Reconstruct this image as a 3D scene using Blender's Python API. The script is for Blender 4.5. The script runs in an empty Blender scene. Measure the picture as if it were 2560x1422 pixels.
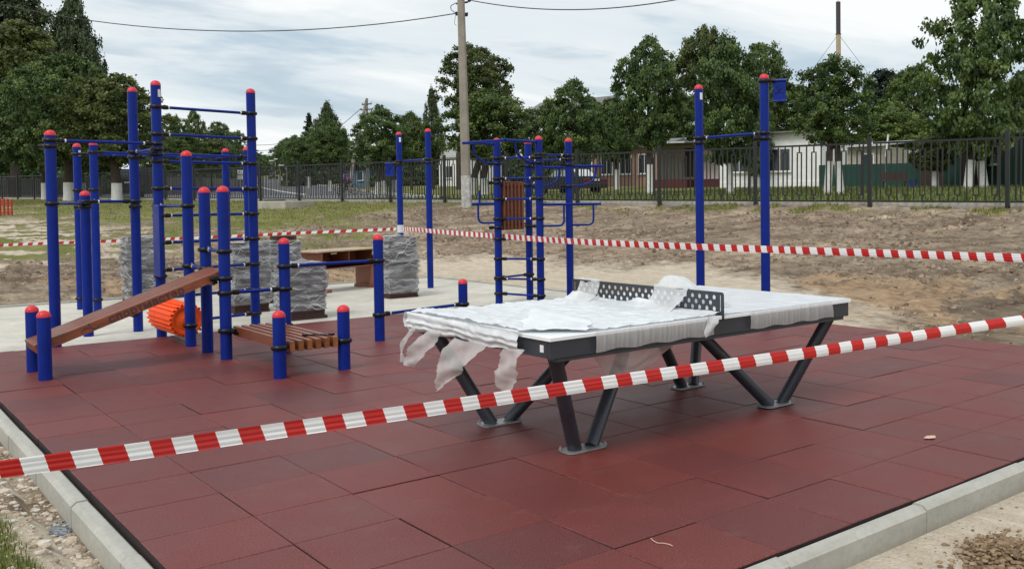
import bpy, bmesh, math, random
import numpy as np
from mathutils import Vector, Matrix, noise

random.seed(7)
R = math.radians
scene = bpy.context.scene
col = scene.collection

# ---------------------------------------------------------------- camera
PX_F, PX_CX, PX_CY = 2367.62, 1574.0, 563.6          # focal length and optical centre, in photo pixels
PITCH, ROLL, YAW, EYE = 0.0277158, -0.0116691, 0.8572485, 1.49658
_fw = Vector((math.cos(YAW) * math.cos(PITCH), math.sin(YAW) * math.cos(PITCH), -math.sin(PITCH)))
_rt = Vector((math.sin(YAW), -math.cos(YAW), 0))
_up = _rt.cross(_fw)
_r2 = math.cos(ROLL) * _rt + math.sin(ROLL) * _up
_u2 = -math.sin(ROLL) * _rt + math.cos(ROLL) * _up
cam_data = bpy.data.cameras.new('camera')
cam = bpy.data.objects.new('camera', cam_data)
col.objects.link(cam)
M = Matrix((_r2, _u2, -_fw)).transposed().to_4x4()
M.translation = (0, 0, EYE)
cam.matrix_world = M
cam_data.sensor_width = 36.0
cam_data.lens = 36.0 * PX_F / 2560.0
cam_data.shift_x = (1280 - PX_CX) / 2560.0
cam_data.shift_y = -(711 - PX_CY) / 2560.0
cam_data.clip_start = 0.05
cam_data.clip_end = 3000
scene.camera = cam

# ---------------------------------------------------------------- sky, sun, exposure
SUN_EL, SUN_AZ = R(52), R(200)                        # azimuth measured from +X towards +Y
world = bpy.data.worlds.new('World')
scene.world = world
world.use_nodes = True
wn, wl = world.node_tree.nodes, world.node_tree.links
wn.clear()
w_out = wn.new('ShaderNodeOutputWorld'); w_bg = wn.new('ShaderNodeBackground')
w_sky = wn.new('ShaderNodeTexSky'); w_sky.sky_type = 'NISHITA'; w_sky.sun_disc = False
w_sky.sun_elevation = SUN_EL; w_sky.sun_rotation = R(90) - SUN_AZ
w_sky.air_density = 1.2; w_sky.dust_density = 2.0; w_sky.ozone_density = 1.5
tc = wn.new('ShaderNodeTexCoord'); sep = wn.new('ShaderNodeSeparateXYZ')
wl.new(tc.outputs['Generated'], sep.inputs[0])
def wmath(op, a, b=None, c=None):
    n = wn.new('ShaderNodeMath'); n.operation = op
    for i, v in enumerate((a, b, c)):
        if v is None: continue
        if isinstance(v, (int, float)): n.inputs[i].default_value = v
        else: wl.new(v, n.inputs[i])
    return n.outputs[0]
zc = wmath('MAXIMUM', sep.outputs['Z'], 0.0)
zd = wmath('ADD', zc, 0.07)
cx_ = wmath('DIVIDE', sep.outputs['X'], zd); cy_ = wmath('DIVIDE', sep.outputs['Y'], zd)
comb = wn.new('ShaderNodeCombineXYZ'); wl.new(cx_, comb.inputs[0]); wl.new(cy_, comb.inputs[1])
def wnoise(scale, detail, rough, dist=0.0, off=0.0):
    mp = wn.new('ShaderNodeMapping'); mp.inputs['Location'].default_value = (off, off * .7, off * .3)
    mp.inputs['Rotation'].default_value = (0, 0, R(-25)); mp.inputs['Scale'].default_value = (0.55, 1.0, 1.0)
    wl.new(comb.outputs[0], mp.inputs[0])
    n = wn.new('ShaderNodeTexNoise'); n.inputs['Scale'].default_value = scale; n.inputs['Detail'].default_value = detail
    n.inputs['Roughness'].default_value = rough; n.inputs['Distortion'].default_value = dist
    wl.new(mp.outputs[0], n.inputs['Vector'])
    return n.outputs['Fac']
def wramp(fac, stops):
    r = wn.new('ShaderNodeValToRGB'); e = r.color_ramp.elements
    while len(e) < len(stops): e.new(0.5)
    for el, (pos, c) in zip(e, stops): el.position = pos; el.color = (*c, 1)
    r.color_ramp.interpolation = 'EASE'
    wl.new(fac, r.inputs[0]); return r.outputs[0]
def wmix(fac, a, b):
    m = wn.new('ShaderNodeMix'); m.data_type = 'RGBA'
    if isinstance(fac, (int, float)): m.inputs[0].default_value = fac
    else: wl.new(fac, m.inputs[0])
    for i, v in ((6, a), (7, b)):
        if isinstance(v, tuple): m.inputs[i].default_value = (*v, 1)
        else: wl.new(v, m.inputs[i])
    return m.outputs[2]
big = wnoise(0.42, 6, 0.58, 0.8, 3.1)                 # broad sheets of cloud
small = wnoise(1.15, 6, 0.55, 0.4, 11.3)              # darker shreds below them
veil = wramp(big, [(0.34, (5.0, 6.1, 7.0)), (0.46, (7.2, 7.8, 8.1)), (0.58, (9.0, 9.15, 9.15))])
thin = wramp(big, [(0.24, (0.62, 0.62, 0.62)), (0.44, (0.96, 0.96, 0.96))])
sky_mix = wmix(thin, w_sky.outputs[0], veil)
shred = wramp(small, [(0.55, (0, 0, 0)), (0.68, (0.85, 0.85, 0.85))])
sky_fin = wmix(shred, sky_mix, (5.0, 5.9, 6.7))
wl.new(sky_fin, w_bg.inputs['Color'])
w_bg.inputs['Strength'].default_value = 0.092
wl.new(w_bg.outputs[0], w_out.inputs[0])

sun_data = bpy.data.lights.new('sun', 'SUN')
sun_data.energy = 1.5; sun_data.angle = R(24); sun_data.color = (1.0, 0.96, 0.9)
sun = bpy.data.objects.new('sun', sun_data); col.objects.link(sun)
sdir = Vector((math.cos(SUN_EL) * math.cos(SUN_AZ), math.cos(SUN_EL) * math.sin(SUN_AZ), math.sin(SUN_EL)))
sun.rotation_euler = sdir.to_track_quat('Z', 'Y').to_euler(); sun.location = (0, 0, 30)
scene.view_settings.view_transform = 'Standard'; scene.view_settings.look = 'None'
scene.view_settings.gamma = 1.0; scene.view_settings.use_curve_mapping = False
scene.view_settings.exposure = 0.28
scene.cycles.max_bounces = 6; scene.cycles.transparent_max_bounces = 12
scene.cycles.use_denoising = True

# ---------------------------------------------------------------- place helpers
FC, FD, FN = (15.737, 26.42), (0.1403, -0.9901), (0.9901, 0.1403)   # fence line: point, direction, normal away from the pad
def uv_fence(x, y):
    a, b = x - FC[0], y - FC[1]
    return a * FD[0] + b * FD[1], a * FN[0] + b * FN[1]
def zfence(u): return 1.431 - 0.01167 * max(-75, min(30, u))
SLAB = (0.95, 9.42, 17.0)                              # x from, x to, y to
def T(x, y):
    """height of the ground"""
    u, v = uv_fence(x, y); zf = zfence(u)
    if v >= 0:
        w = min(v, 170)
        return zf + .005 * w + .00042 * w * w + (v - w) * .03
    d = math.hypot(max(0, x - 9.5), max(0, y - 17.1))
    s = d / (d - v)
    return -0.085 + (zf + 0.085) * s ** 1.05
def ray(px, py):
    return _fw + _r2 * ((px - PX_CX) / PX_F) - _u2 * ((py - PX_CY) / PX_F)
def at(px, py, d):
    """point seen at a photo pixel, at a known distance"""
    return Vector((0, 0, EYE)) + ray(px, py) * d
def gp(px, py, lo=6.0, hi=600.0):
    """where the line of sight through a photo pixel meets the ground"""
    d = ray(px, py); t = lo
    while t < hi:
        q = Vector((0, 0, EYE)) + d * t
        if q.z < T(q.x, q.y):
            a, b = t - 0.5, t
            for _ in range(30):
                m = (a + b) / 2; q = Vector((0, 0, EYE)) + d * m
                if q.z < T(q.x, q.y): b = m
                else: a = m
            q = Vector((0, 0, EYE)) + d * b
            return Vector((q.x, q.y, T(q.x, q.y)))
        t += 0.5
    q = Vector((0, 0, EYE)) + d * 150
    return Vector((q.x, q.y, T(q.x, q.y)))
def depth(p): return (Vector(p) - Vector((0, 0, EYE))).dot(_fw)

# ---------------------------------------------------------------- object helpers
W = {}
def link(name, data, mat=None, parent=None, world=None):
    o = bpy.data.objects.new(name, data)
    col.objects.link(o)
    w = world if world is not None else Matrix()
    if parent is not None:
        o.parent = parent
        o.matrix_parent_inverse = W[parent].inverted()
    o.matrix_basis = w
    W[o] = w.copy()
    if mat is not None and data is not None and not data.materials:
        data.materials.append(mat)
    return o
def tag(o, label, cat, group=None):
    o['label'] = label; o['category'] = cat
    if group: o['group'] = group
    return o
def thing(name, label, cat, loc=(0, 0, 0), group=None, rz=0.0):
    return tag(link(name, None, world=Matrix.Translation(loc) @ Matrix.Rotation(rz, 4, 'Z')), label, cat, group)
def kind(o, k): o['kind'] = k; return o
def copy_tree(o, world, parent=None):
    """a thing with copies of its parts and sub-parts, moved to a new place"""
    c = o.copy(); col.objects.link(c); old = W[o]
    c.parent = parent
    c.matrix_parent_inverse = W[parent].inverted() if parent else Matrix()
    c.matrix_basis = world; W[c] = world.copy()
    for ch in o.children: copy_tree(ch, world @ old.inverted() @ W[ch], c)
    return c

class MB:
    """collects faces; build() links them as one mesh object"""
    def __init__(s): s.v = []; s.f = []; s.m = []; s.cur = 0
    def add(s, vs, fs):
        n = len(s.v); s.v += [tuple(v) for v in vs]
        for f in fs: s.f.append(tuple(i + n for i in f)); s.m.append(s.cur)
        return s
    def box(s, c, size, rz=0.0, mat=None):
        hx, hy, hz = size[0] / 2, size[1] / 2, size[2] / 2
        vs = [Vector((x * hx, y * hy, z * hz)) for z in (-1, 1) for y in (-1, 1) for x in (-1, 1)]
        m = mat if mat is not None else Matrix.Rotation(rz, 4, 'Z')
        vs = [m @ v + Vector(c) for v in vs]
        return s.add(vs, [(0, 2, 3, 1), (4, 5, 7, 6), (0, 1, 5, 4), (2, 6, 7, 3), (0, 4, 6, 2), (1, 3, 7, 5)])
    def bevbox(s, c, size, b, rz=0.0, mat=None):
        """box with chamfered vertical and top edges"""
        hx, hy, hz = size[0] / 2, size[1] / 2, size[2] / 2
        def ring(ix, iy, z):
            return [(-ix, -iy + b, z), (-ix + b, -iy, z), (ix - b, -iy, z), (ix, -iy + b, z), (ix, iy - b, z), (ix - b, iy, z), (-ix + b, iy, z), (-ix, iy - b, z)]
        rs = ring(hx, hy, -hz) + ring(hx, hy, hz - b) + ring(hx - b * .8, hy - b * .8, hz)
        m = mat if mat is not None else Matrix.Rotation(rz, 4, 'Z')
        vs = [m @ Vector(v) + Vector(c) for v in rs]
        fs = [tuple(range(7, -1, -1)), tuple(range(16, 24))]
        for k in (0, 8):
            for i in range(8):
                j = (i + 1) % 8; fs.append((k + i, k + j, k + 8 + j, k + 8 + i))
        return s.add(vs, fs)
    def prism(s, pts, z0, z1):
        n = len(pts)
        vs = [(p[0], p[1], z0 if not callable(z0) else z0(*p)) for p in pts] + [(p[0], p[1], z1 if not callable(z1) else z1(*p)) for p in pts]
        return s.add(vs, [tuple(range(n - 1, -1, -1)), tuple(range(n, 2 * n))] + [(i, (i + 1) % n, n + (i + 1) % n, n + i) for i in range(n)])
    def tube(s, pts, r, n=8, cap=True):
        pts = [Vector(p) for p in pts]; k = len(pts)
        rr = r if isinstance(r, (list, tuple)) else [r] * k
        base = len(s.v); vs = []; ref = None
        for i, p in enumerate(pts):
            t = (pts[min(i + 1, k - 1)] - pts[max(i - 1, 0)]).normalized()
            if ref is None: ref = t.orthogonal().normalized() if abs(t.z) > .98 else t.cross(Vector((0, 0, 1))).normalized()
            a = (ref - t * ref.dot(t)).normalized(); ref = a; b = t.cross(a)
            for j in range(n):
                an = 2 * math.pi * j / n
                vs.append(p + (a * math.cos(an) + b * math.sin(an)) * rr[i])
        fs = [(i * n + j, i * n + (j + 1) % n, (i + 1) * n + (j + 1) % n, (i + 1) * n + j) for i in range(k - 1) for j in range(n)]
        if cap: fs += [tuple(range(n - 1, -1, -1)), tuple((k - 1) * n + j for j in range(n))]
        return s.add(vs, fs)
    def lathe(s, prof, n=16, c=(0, 0, 0), cap=True):
        """profile of (radius, height) turned round the z axis"""
        vs = []
        for r_, z in prof:
            for j in range(n):
                an = 2 * math.pi * j / n
                vs.append((c[0] + r_ * math.cos(an), c[1] + r_ * math.sin(an), c[2] + z))
        k = len(prof)
        fs = [(i * n + j, i * n + (j + 1) % n, (i + 1) * n + (j + 1) % n, (i + 1) * n + j) for i in range(k - 1) for j in range(n)]
        if cap: fs += [tuple(range(n - 1, -1, -1)), tuple((k - 1) * n + j for j in range(n))]
        return s.add(vs, fs)
    def grid(s, nx, ny, fn):
        vs = [fn(i / (nx - 1), j / (ny - 1)) for j in range(ny) for i in range(nx)]
        return s.add(vs, [(j * nx + i, j * nx + i + 1, (j + 1) * nx + i + 1, (j + 1) * nx + i) for j in range(ny - 1) for i in range(nx - 1)])
    def mesh(s, name, smooth=True, angle=38):
        me = bpy.data.meshes.new(name); me.from_pydata(s.v, [], s.f); me.update()
        if any(s.m): me.polygons.foreach_set('material_index', s.m)
        if smooth:
            me.polygons.foreach_set('use_smooth', [True] * len(me.polygons))
            try: me.set_sharp_from_angle(angle=R(angle))
            except Exception: pass
        return me
    def build(s, name, mat, parent=None, smooth=True, angle=38, mats=None, world=None):
        me = s.mesh(name, smooth, angle)
        if mats:
            for m in mats: me.materials.append(m)
        return link(name, me, mat if not mats else None, parent, world)
def xf(loc=(0, 0, 0), rz=0.0, sc=(1, 1, 1)):
    return Matrix.Translation(loc) @ Matrix.Rotation(rz, 4, 'Z') @ Matrix.Diagonal((*sc, 1))

# ---------------------------------------------------------------- materials
MATS = {}
def nodes_of(name):
    m = bpy.data.materials.new(name); m.use_nodes = True
    n, l = m.node_tree.nodes, m.node_tree.links
    return m, n, l, n['Principled BSDF']
def ntex(n, l, scale, detail=4, rough=0.55, vec=None, dist=0.0):
    t = n.new('ShaderNodeTexNoise'); t.inputs['Scale'].default_value = scale; t.inputs['Detail'].default_value = detail
    t.inputs['Roughness'].default_value = rough; t.inputs['Distortion'].default_value = dist
    if vec is not None: l.new(vec, t.inputs['Vector'])
    return t.outputs['Fac']
def nramp(n, l, fac, stops):
    r = n.new('ShaderNodeValToRGB'); e = r.color_ramp.elements
    while len(e) < len(stops): e.new(0.5)
    for el, (pos, c) in zip(e, stops): el.position = pos; el.color = (*c, 1) if len(c) == 3 else c
    l.new(fac, r.inputs[0]); return r.outputs[0]
def nmix(n, l, fac, a, b, mode='MIX'):
    m = n.new('ShaderNodeMix'); m.data_type = 'RGBA'; m.blend_type = mode
    if isinstance(fac, (int, float)): m.inputs[0].default_value = fac
    else: l.new(fac, m.inputs[0])
    for i, v in ((6, a), (7, b)):
        if isinstance(v, tuple): m.inputs[i].default_value = (*v, 1)
        else: l.new(v, m.inputs[i])
    return m.outputs[2]
def nmath(n, l, op, a, b=None):
    m = n.new('ShaderNodeMath'); m.operation = op
    for i, v in enumerate((a, b)):
        if v is None: continue
        if isinstance(v, (int, float)): m.inputs[i].default_value = v
        else: l.new(v, m.inputs[i])
    return m.outputs[0]
def nbump(n, l, b, h, strength, dist=0.01):
    k = n.new('ShaderNodeBump'); k.inputs['Strength'].default_value = strength; k.inputs['Distance'].default_value = dist
    l.new(h, k.inputs['Height']); l.new(k.outputs[0], b.inputs['Normal']); return k
def mapped(n, l, scale=(1, 1, 1), rz=0.0, src='Object'):
    t = n.new('ShaderNodeTexCoord'); m = n.new('ShaderNodeMapping')
    m.inputs['Scale'].default_value = scale; m.inputs['Rotation'].default_value = (0, 0, rz)
    l.new(t.outputs[src], m.inputs[0]); return m.outputs[0]
def mat(name, c, rough=0.6, var=0.12, scale=6.0, metal=0.0, bump=0.0, bscale=None, spec=0.5, rnd=0.0, coat=0.0):
    """plain material: a colour that wanders a little, fine relief, optional difference from object to object"""
    if name in MATS: return MATS[name]
    m, n, l, b = nodes_of(name)
    v = mapped(n, l)
    f = ntex(n, l, scale, 5, 0.6, v)
    lo = tuple(x * (1 - var) for x in c); hi = tuple(min(1, x * (1 + var)) for x in c)
    cc = nramp(n, l, f, [(0.3, lo), (0.7, hi)])
    if rnd:
        oi = n.new('ShaderNodeObjectInfo')
        g = nramp(n, l, oi.outputs['Random'], [(0, (1 - rnd,) * 3), (1, (1 + rnd,) * 3)])
        cc = nmix(n, l, 1.0, cc, g, 'MULTIPLY')
    l.new(cc, b.inputs['Base Color'])
    rr = nramp(n, l, f, [(0.3, (max(0, rough - .06),) * 3), (0.7, (min(1, rough + .06),) * 3)])
    l.new(rr, b.inputs['Roughness'])
    b.inputs['Metallic'].default_value = metal; b.inputs['Specular IOR Level'].default_value = spec
    b.inputs['Coat Weight'].default_value = coat
    if bump: nbump(n, l, b, ntex(n, l, bscale or scale * 8, 4, .6, v), bump, 0.01)
    MATS[name] = m; return m
# ================================================================ ground
def smooth(a, b, x):
    t = max(0.0, min(1.0, (x - a) / (b - a))); return t * t * (3 - 2 * t)
PX0, PY0, TS = 1.0752, 2.5993, 0.5
NCOL, NROW = 16, 18
PX1, PY1 = PX0 + NCOL * TS, PY0 + NROW * TS
def fractal(x, y, s, o=4): return noise.fractal(Vector((x * s, y * s, 3.7)), 0.9, 2.0, o)
def zones(x, y):
    """grass, pale sand, orange soil at a spot of ground"""
    u, v = uv_fence(x, y)
    nz = fractal(x, y, 0.35); n2 = fractal(x + 40, y, 1.3)
    if v >= 0:
        return smooth(0.8, 1.6, v + nz * .6) * (0.55 + 0.45 * smooth(-.5, .2, nz + .3)), 0.0, 0.0
    g = 0.0
    g = max(g, smooth(0, 1, (v + 8.5 + nz * 2.2) / 3.0) * smooth(2.5, -3.5, u + nz * 2.5) * smooth(-.3, .2, n2 * .5 + nz * .4 + .34))
    g = max(g, smooth(20, 26, y + nz * 3) * smooth(1.5, -1.5, x - 12) * smooth(-.2, .3, n2 * .8 + .05) * .9)
    g = max(g, smooth(-1.1, -0.2, v + n2 * .5) * smooth(-.2, .25, n2) * .8)
    g = max(g, smooth(-.05, .05, .70 - x + n2 * .07) * smooth(6.2, 5.6, y + n2 * .3))
    s = 0.0
    s = max(s, smooth(2.75, 2.3, y + n2 * .15) * smooth(-.35, .25, nz * .6 + .25))
    s = max(s, smooth(2.7, .3, math.hypot(max(0, x - 9.6), max(0, y - 17.2)) + nz * 1.2) * smooth(8.5, 10, x + nz) * smooth(5.0, 9.0, y + nz))
    s = max(s, smooth(19, 23, y) * smooth(10, 4, x + nz * 2) * smooth(-.05, .3, -n2 + nz * .3) * .8)
    s = max(s, smooth(1.0, .9, x) * smooth(12, 9, y) * smooth(-.45, .15, n2) * .85)
    o = smooth(.05, .35, nz * .8 + n2 * .4) * smooth(6, 1.5, math.hypot(max(0, x - 9.4), max(0, y - 17))) * .55
    o = max(o, smooth(1.0, .4, x) * smooth(10, 7, y) * smooth(-.2, .35, -n2 + .2) * .8)
    return min(1, g), min(1, s), min(1, o)
def ground_z(x, y):
    z = T(x, y)
    u, v = uv_fence(x, y)
    if v > 0.3: return z
    inside = x > SLAB[0] - .15 and x < SLAB[1] + .12 and y > PY0 - .15 and y < SLAB[2] + .1
    if inside: return min(z, -0.16)
    rough = 0.5 + 0.5 * fractal(x, y, 0.5, 2)
    near = smooth(0.05, 0.6, max(SLAB[0] - x, PY0 - y, x - SLAB[1], y - SLAB[2]))
    far = smooth(9.5, 11.5, x) if y < 17 else smooth(17.1, 18.5, y)
    a1 = fractal(x * .8, y * .6, 1.1, 3); a2 = fractal(x + 9, y * .8, 2.6, 3); a3 = fractal(x, y + 5, 7.0, 3)
    lump = max(0.0, a2 + .1) ** 1.5
    d = a1 * .032 + lump * .065 * (.25 + rough) + abs(a3) * .062 * (.35 + rough) - .025
    calm = 1 - .75 * zones(x, y)[1]
    return z + d * near * (.28 + .72 * far) * calm
def axis(fine, coarse):
    a, b, st = fine; out = list(np.arange(a, b, st)); s = st
    q = b
    while q < coarse[1]: s *= 1.16; q += s; out.append(q)
    q = a; s = st
    while q > coarse[0]: s *= 1.16; q -= s; out.insert(0, q)
    return out
xs = axis((-1.0, 20.5, 0.085), (-260, 520)); ys = axis((1.0, 30.0, 0.095), (-120, 760))
gm = MB(); nx = len(xs)
gv = [(x, y, ground_z(x, y)) for y in ys for x in xs]
gf = [(j * nx + i, j * nx + i + 1, (j + 1) * nx + i + 1, (j + 1) * nx + i) for j in range(len(ys) - 1) for i in range(nx - 1)]
gme = bpy.data.meshes.new('ground'); gme.from_pydata(gv, [], gf); gme.update()
gme.polygons.foreach_set('use_smooth', [True] * len(gf))
ca = gme.color_attributes.new('zone', 'FLOAT_COLOR', 'POINT')
zc_ = np.zeros((len(gv), 4), dtype=np.float32); zc_[:, 3] = 1
for i, q in enumerate(gv):
    if -60 < q[0] < 120 and -20 < q[1] < 200: zc_[i, :3] = zones(q[0], q[1])
    else: zc_[i, 0] = 1
ca.data.foreach_set('color', zc_.ravel())
m, n, l, b = nodes_of('soil_and_grass')
at_ = n.new('ShaderNodeAttribute'); at_.attribute_name = 'zone'
sp = n.new('ShaderNodeSeparateColor'); l.new(at_.outputs['Color'], sp.inputs[0])
vv = mapped(n, l); vt = mapped(n, l, (1.0, .38, 1.0))
nA = ntex(n, l, 1.1, 6, .62, vt); nB = ntex(n, l, 9.0, 6, .7, vt); nC = ntex(n, l, 55, 4, .7, vv)
dirt = nramp(n, l, nA, [(.28, (.172, .130, .095)), (.5, (.280, .218, .161)), (.72, (.412, .337, .254))])
nD = ntex(n, l, 2.6, 5, .6, mapped(n, l, (1.3, .7, 1.0), R(20)))
dirt = nmix(n, l, .75, dirt, nramp(n, l, nD, [(.34, (.55, .52, .5)), (.5, (1, 1, 1)), (.66, (1.4, 1.38, 1.33))]), 'MULTIPLY')
r1 = n.new('ShaderNodeMapping'); r1.inputs['Rotation'].default_value = (0, 0, R(41)); l.new(vv, r1.inputs[0])
r2 = n.new('ShaderNodeMapping'); r2.inputs['Scale'].default_value = (.28, 2.6, 1); l.new(r1.outputs[0], r2.inputs[0])
nS = ntex(n, l, 1.0, 5, .65, r2.outputs[0])             # wheel tracks drawn across the field
dirt = nmix(n, l, .85, dirt, nramp(n, l, nS, [(.34, (.60, .57, .54)), (.5, (1, 1, 1)), (.64, (1.38, 1.36, 1.3))]), 'MULTIPLY')
dirt = nmix(n, l, .6, dirt, nramp(n, l, nB, [(.28, (.30, .28, .26)), (.5, (.95, .95, .95)), (.72, (1.5, 1.48, 1.44))]), 'MULTIPLY')
sand = nmix(n, l, .6, nramp(n, l, nB, [(.3, (.50, .41, .30)), (.7, (.68, .60, .48))]), nramp(n, l, nC, [(.3, (.7, .68, .66)), (.6, (1.1, 1.1, 1.1))]), 'MULTIPLY')
orange = nramp(n, l, nB, [(.3, (.34, .21, .11)), (.7, (.54, .37, .22))])
grass = nmix(n, l, .7, nramp(n, l, nA, [(.3, (.135, .145, .040)), (.5, (.195, .200, .062)), (.7, (.28, .25, .105))]), nramp(n, l, nC, [(.3, (.55, .6, .5)), (.65, (1.2, 1.2, 1.1))]), 'MULTIPLY')
def edge(x, w=.25):
    return nramp(n, l, nmath(n, l, 'ADD', x, nmath(n, l, 'MULTIPLY', nmath(n, l, 'SUBTRACT', nB, .5), 1.1)), [(.5 - w, (0, 0, 0)), (.5 + w, (1, 1, 1))])
cc = nmix(n, l, edge(sp.outputs[2]), dirt, orange)
cc = nmix(n, l, edge(sp.outputs[1]), cc, sand)
cc = nmix(n, l, edge(sp.outputs[0]), cc, grass)
l.new(cc, b.inputs['Base Color']); b.inputs['Roughness'].default_value = .95; b.inputs['Specular IOR Level'].default_value = .15
hh = nmath(n, l, 'ADD', nmath(n, l, 'MULTIPLY', nB, .7), nmath(n, l, 'MULTIPLY', nC, .25))
nE = ntex(n, l, 24, 5, .75, vv); hh = nmath(n, l, 'ADD', hh, nmath(n, l, 'MULTIPLY', nE, .8)); nbump(n, l, b, hh, .8, .055)
gme.materials.append(m)
ground = kind(link('ground', gme), 'structure')

# ---------------------------------------------------------------- concrete
def concrete(name, c, bump=.25, wear=.18):
    m, n, l, b = nodes_of(name)
    v = mapped(n, l)
    a = ntex(n, l, .9, 6, .65, v); d = ntex(n, l, 40, 4, .7, v); e = ntex(n, l, 4.5, 5, .7, v)
    k = nramp(n, l, a, [(.3, tuple(x * (1 - wear) for x in c)), (.7, tuple(x * (1 + wear * .6) for x in c))])
    k = nmix(n, l, .5, k, nramp(n, l, d, [(.25, (.75,) * 3), (.55, (1.08,) * 3)]), 'MULTIPLY')
    k = nmix(n, l, .45, k, nramp(n, l, e, [(.3, (.72, .71, .69)), (.6, (1.1, 1.1, 1.1))]), 'MULTIPLY')
    l.new(k, b.inputs['Base Color']); b.inputs['Roughness'].default_value = .88; b.inputs['Specular IOR Level'].default_value = .3
    nbump(n, l, b, d, bump, .004); MATS[name] = m; return m
M_slab = concrete('slab_concrete', (.58, .55, .48)); M_kerb = concrete('kerb_concrete', (.43, .42, .375)); M_old = concrete('old_concrete', (.40, .37, .31), .5, .3)
slab = kind(MB().box(((SLAB[0] + SLAB[1]) / 2, (PY1 + .012 + SLAB[2]) / 2, -.03 - .1), (SLAB[1] - SLAB[0], SLAB[2] - PY1 - .012, .2)).build('concrete_slab', M_slab, smooth=False), 'structure')

# ---------------------------------------------------------------- rubber paving
m, n, l, b = nodes_of('rubber_crumb')
oi = n.new('ShaderNodeObjectInfo'); v = mapped(n, l)
geo = n.new('ShaderNodeNewGeometry')
a = ntex(n, l, 1.6, 4, .6, geo.outputs['Position']); c1 = ntex(n, l, 170, 3, .8, v); c2 = ntex(n, l, 85, 3, .7, v); e = ntex(n, l, 6, 5, .65, geo.outputs['Position'])
base = nramp(n, l, oi.outputs['Random'], [(0, (.108, .028, .026)), (.10, (.126, .030, .027)), (.5, (.136, .031, .027)), (.90, (.145, .031, .026)), (1, (.158, .035, .030))])
base = nmix(n, l, .8, base, nramp(n, l, a, [(.3, (.90, .91, .92)), (.7, (1.16, 1.14, 1.13))]), 'MULTIPLY')
base = nmix(n, l, .75, base, nramp(n, l, c1, [(.38, (.3, .28, .28)), (.5, (1, 1, 1)), (.62, (1.9, 2.1, 2.1))]), 'MULTIPLY')
base = nmix(n, l, .4, base, nramp(n, l, c2, [(.35, (.6, .55, .55)), (.65, (1.35, 1.4, 1.4))]), 'MULTIPLY')
dust = nramp(n, l, e, [(.58, (0, 0, 0)), (.8, (.14, .14, .14))])
base = nmix(n, l, dust, base, (.33, .23, .20))
l.new(base, b.inputs['Base Color'])
l.new(nramp(n, l, a, [(.3, (.42,) * 3), (.7, (.56,) * 3)]), b.inputs['Roughness'])
b.inputs['Specular IOR Level'].default_value = .30
nbump(n, l, b, c2, .35, .003)
M_tile = m
M_under = mat('tile_underlay', (.022, .016, .016), .9)
floor_ = kind(MB().box(((PX0 + PX1) / 2, (PY0 + PY1) / 2, -.043 - .04), (PX1 - PX0 - .01, PY1 - PY0 - .006, .08)).build('rubber_floor', M_under, smooth=False), 'structure')
rt = random.Random(11)
tile_meshes = []; M_tside = mat('dark_rubber_edge', (.030, .016, .016), .9, .3, 60, bump=.4)
for k in range(6):
    g = [rt.uniform(.0008, .002) + (.0025 if rt.random() < .25 else 0) for _ in range(4)]
    h, bv = TS / 2, .0035
    def ring(i, z): return [(-h + g[0] + i, -h + g[1] + i, z), (h - g[2] - i, -h + g[1] + i, z), (h - g[2] - i, h - g[3] - i, z), (-h + g[0] + i, h - g[3] - i, z)]
    mb = MB(); vs = ring(0, -.042) + ring(0, -bv) + ring(bv, 0)
    fs = [(8, 9, 10, 11)] + [(r_ + i, r_ + (i + 1) % 4, r_ + 4 + (i + 1) % 4, r_ + 4 + i) for r_ in (0, 4) for i in range(4)]
    mb.add(vs, fs); mb.m = [1 if 1 <= i <= 4 else 0 for i in range(len(fs))]; me = mb.mesh('tile', False); me.materials.append(M_tile); me.materials.append(M_tside); tile_meshes.append(me)
for j in range(NROW):
    for i in range(NCOL):
        w = Matrix.Translation((PX0 + (i + .5) * TS + rt.uniform(-.0015, .0015), PY0 + (j + .5) * TS + rt.uniform(-.0015, .0015), rt.uniform(-.004, .001)))
        w = w @ Matrix.Rotation(rt.gauss(0, .0022), 4, 'X') @ Matrix.Rotation(rt.gauss(0, .0022), 4, 'Y')
        if rt.random() < .5: w = w @ Matrix.Rotation(math.pi, 4, 'Z')
        link('tile', tile_meshes[rt.randrange(6)], None, floor_, w)

# ---------------------------------------------------------------- kerbs
def kerb_stone_mesh(L, w=.082, h=.24, ch=.026):
    mb = MB(); q = L / 2 - .003
    prof = [(-w / 2, -h), (w / 2, -h), (w / 2, -.008), (w / 2 - .010, 0), (-w / 2 + ch, 0), (-w / 2, -ch * .8)]   # y, z : chamfer faces outwards
    n_ = len(prof)
    vs = [(-q, a_, z) for a_, z in prof] + [(q, a_, z) for a_, z in prof]
    mb.add(vs, [tuple(range(n_ - 1, -1, -1)), tuple(range(n_, 2 * n_))] + [(i, (i + 1) % n_, n_ + (i + 1) % n_, n_ + i) for i in range(n_)])
    me = mb.mesh('kerb_stone', False); me.materials.append(M_kerb); return me
KS = kerb_stone_mesh(1.0)
def kerb_run(name, a, b_, z, label=None):
    """a row of kerb stones; their chamfer faces to the right of the way from a to b"""
    a, b_ = Vector((*a, 0)), Vector((*b_, 0)); d = b_ - a; nst = max(1, round(d.length)); ang = math.atan2(d.y, d.x)
    root = kind(link(name, None, world=Matrix.Translation((a.x, a.y, z))), 'structure')
    for i in range(nst):
        c = a + d * ((i + .5) / nst)
        w = Matrix.Translation((c.x, c.y, z + rt.uniform(-.004, .004))) @ Matrix.Rotation(ang + rt.gauss(0, .002), 4, 'Z') @ Matrix.Diagonal((d.length / nst, 1, 1, 1))
        link('kerb_stone', KS, None, root, w)
    return root
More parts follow.
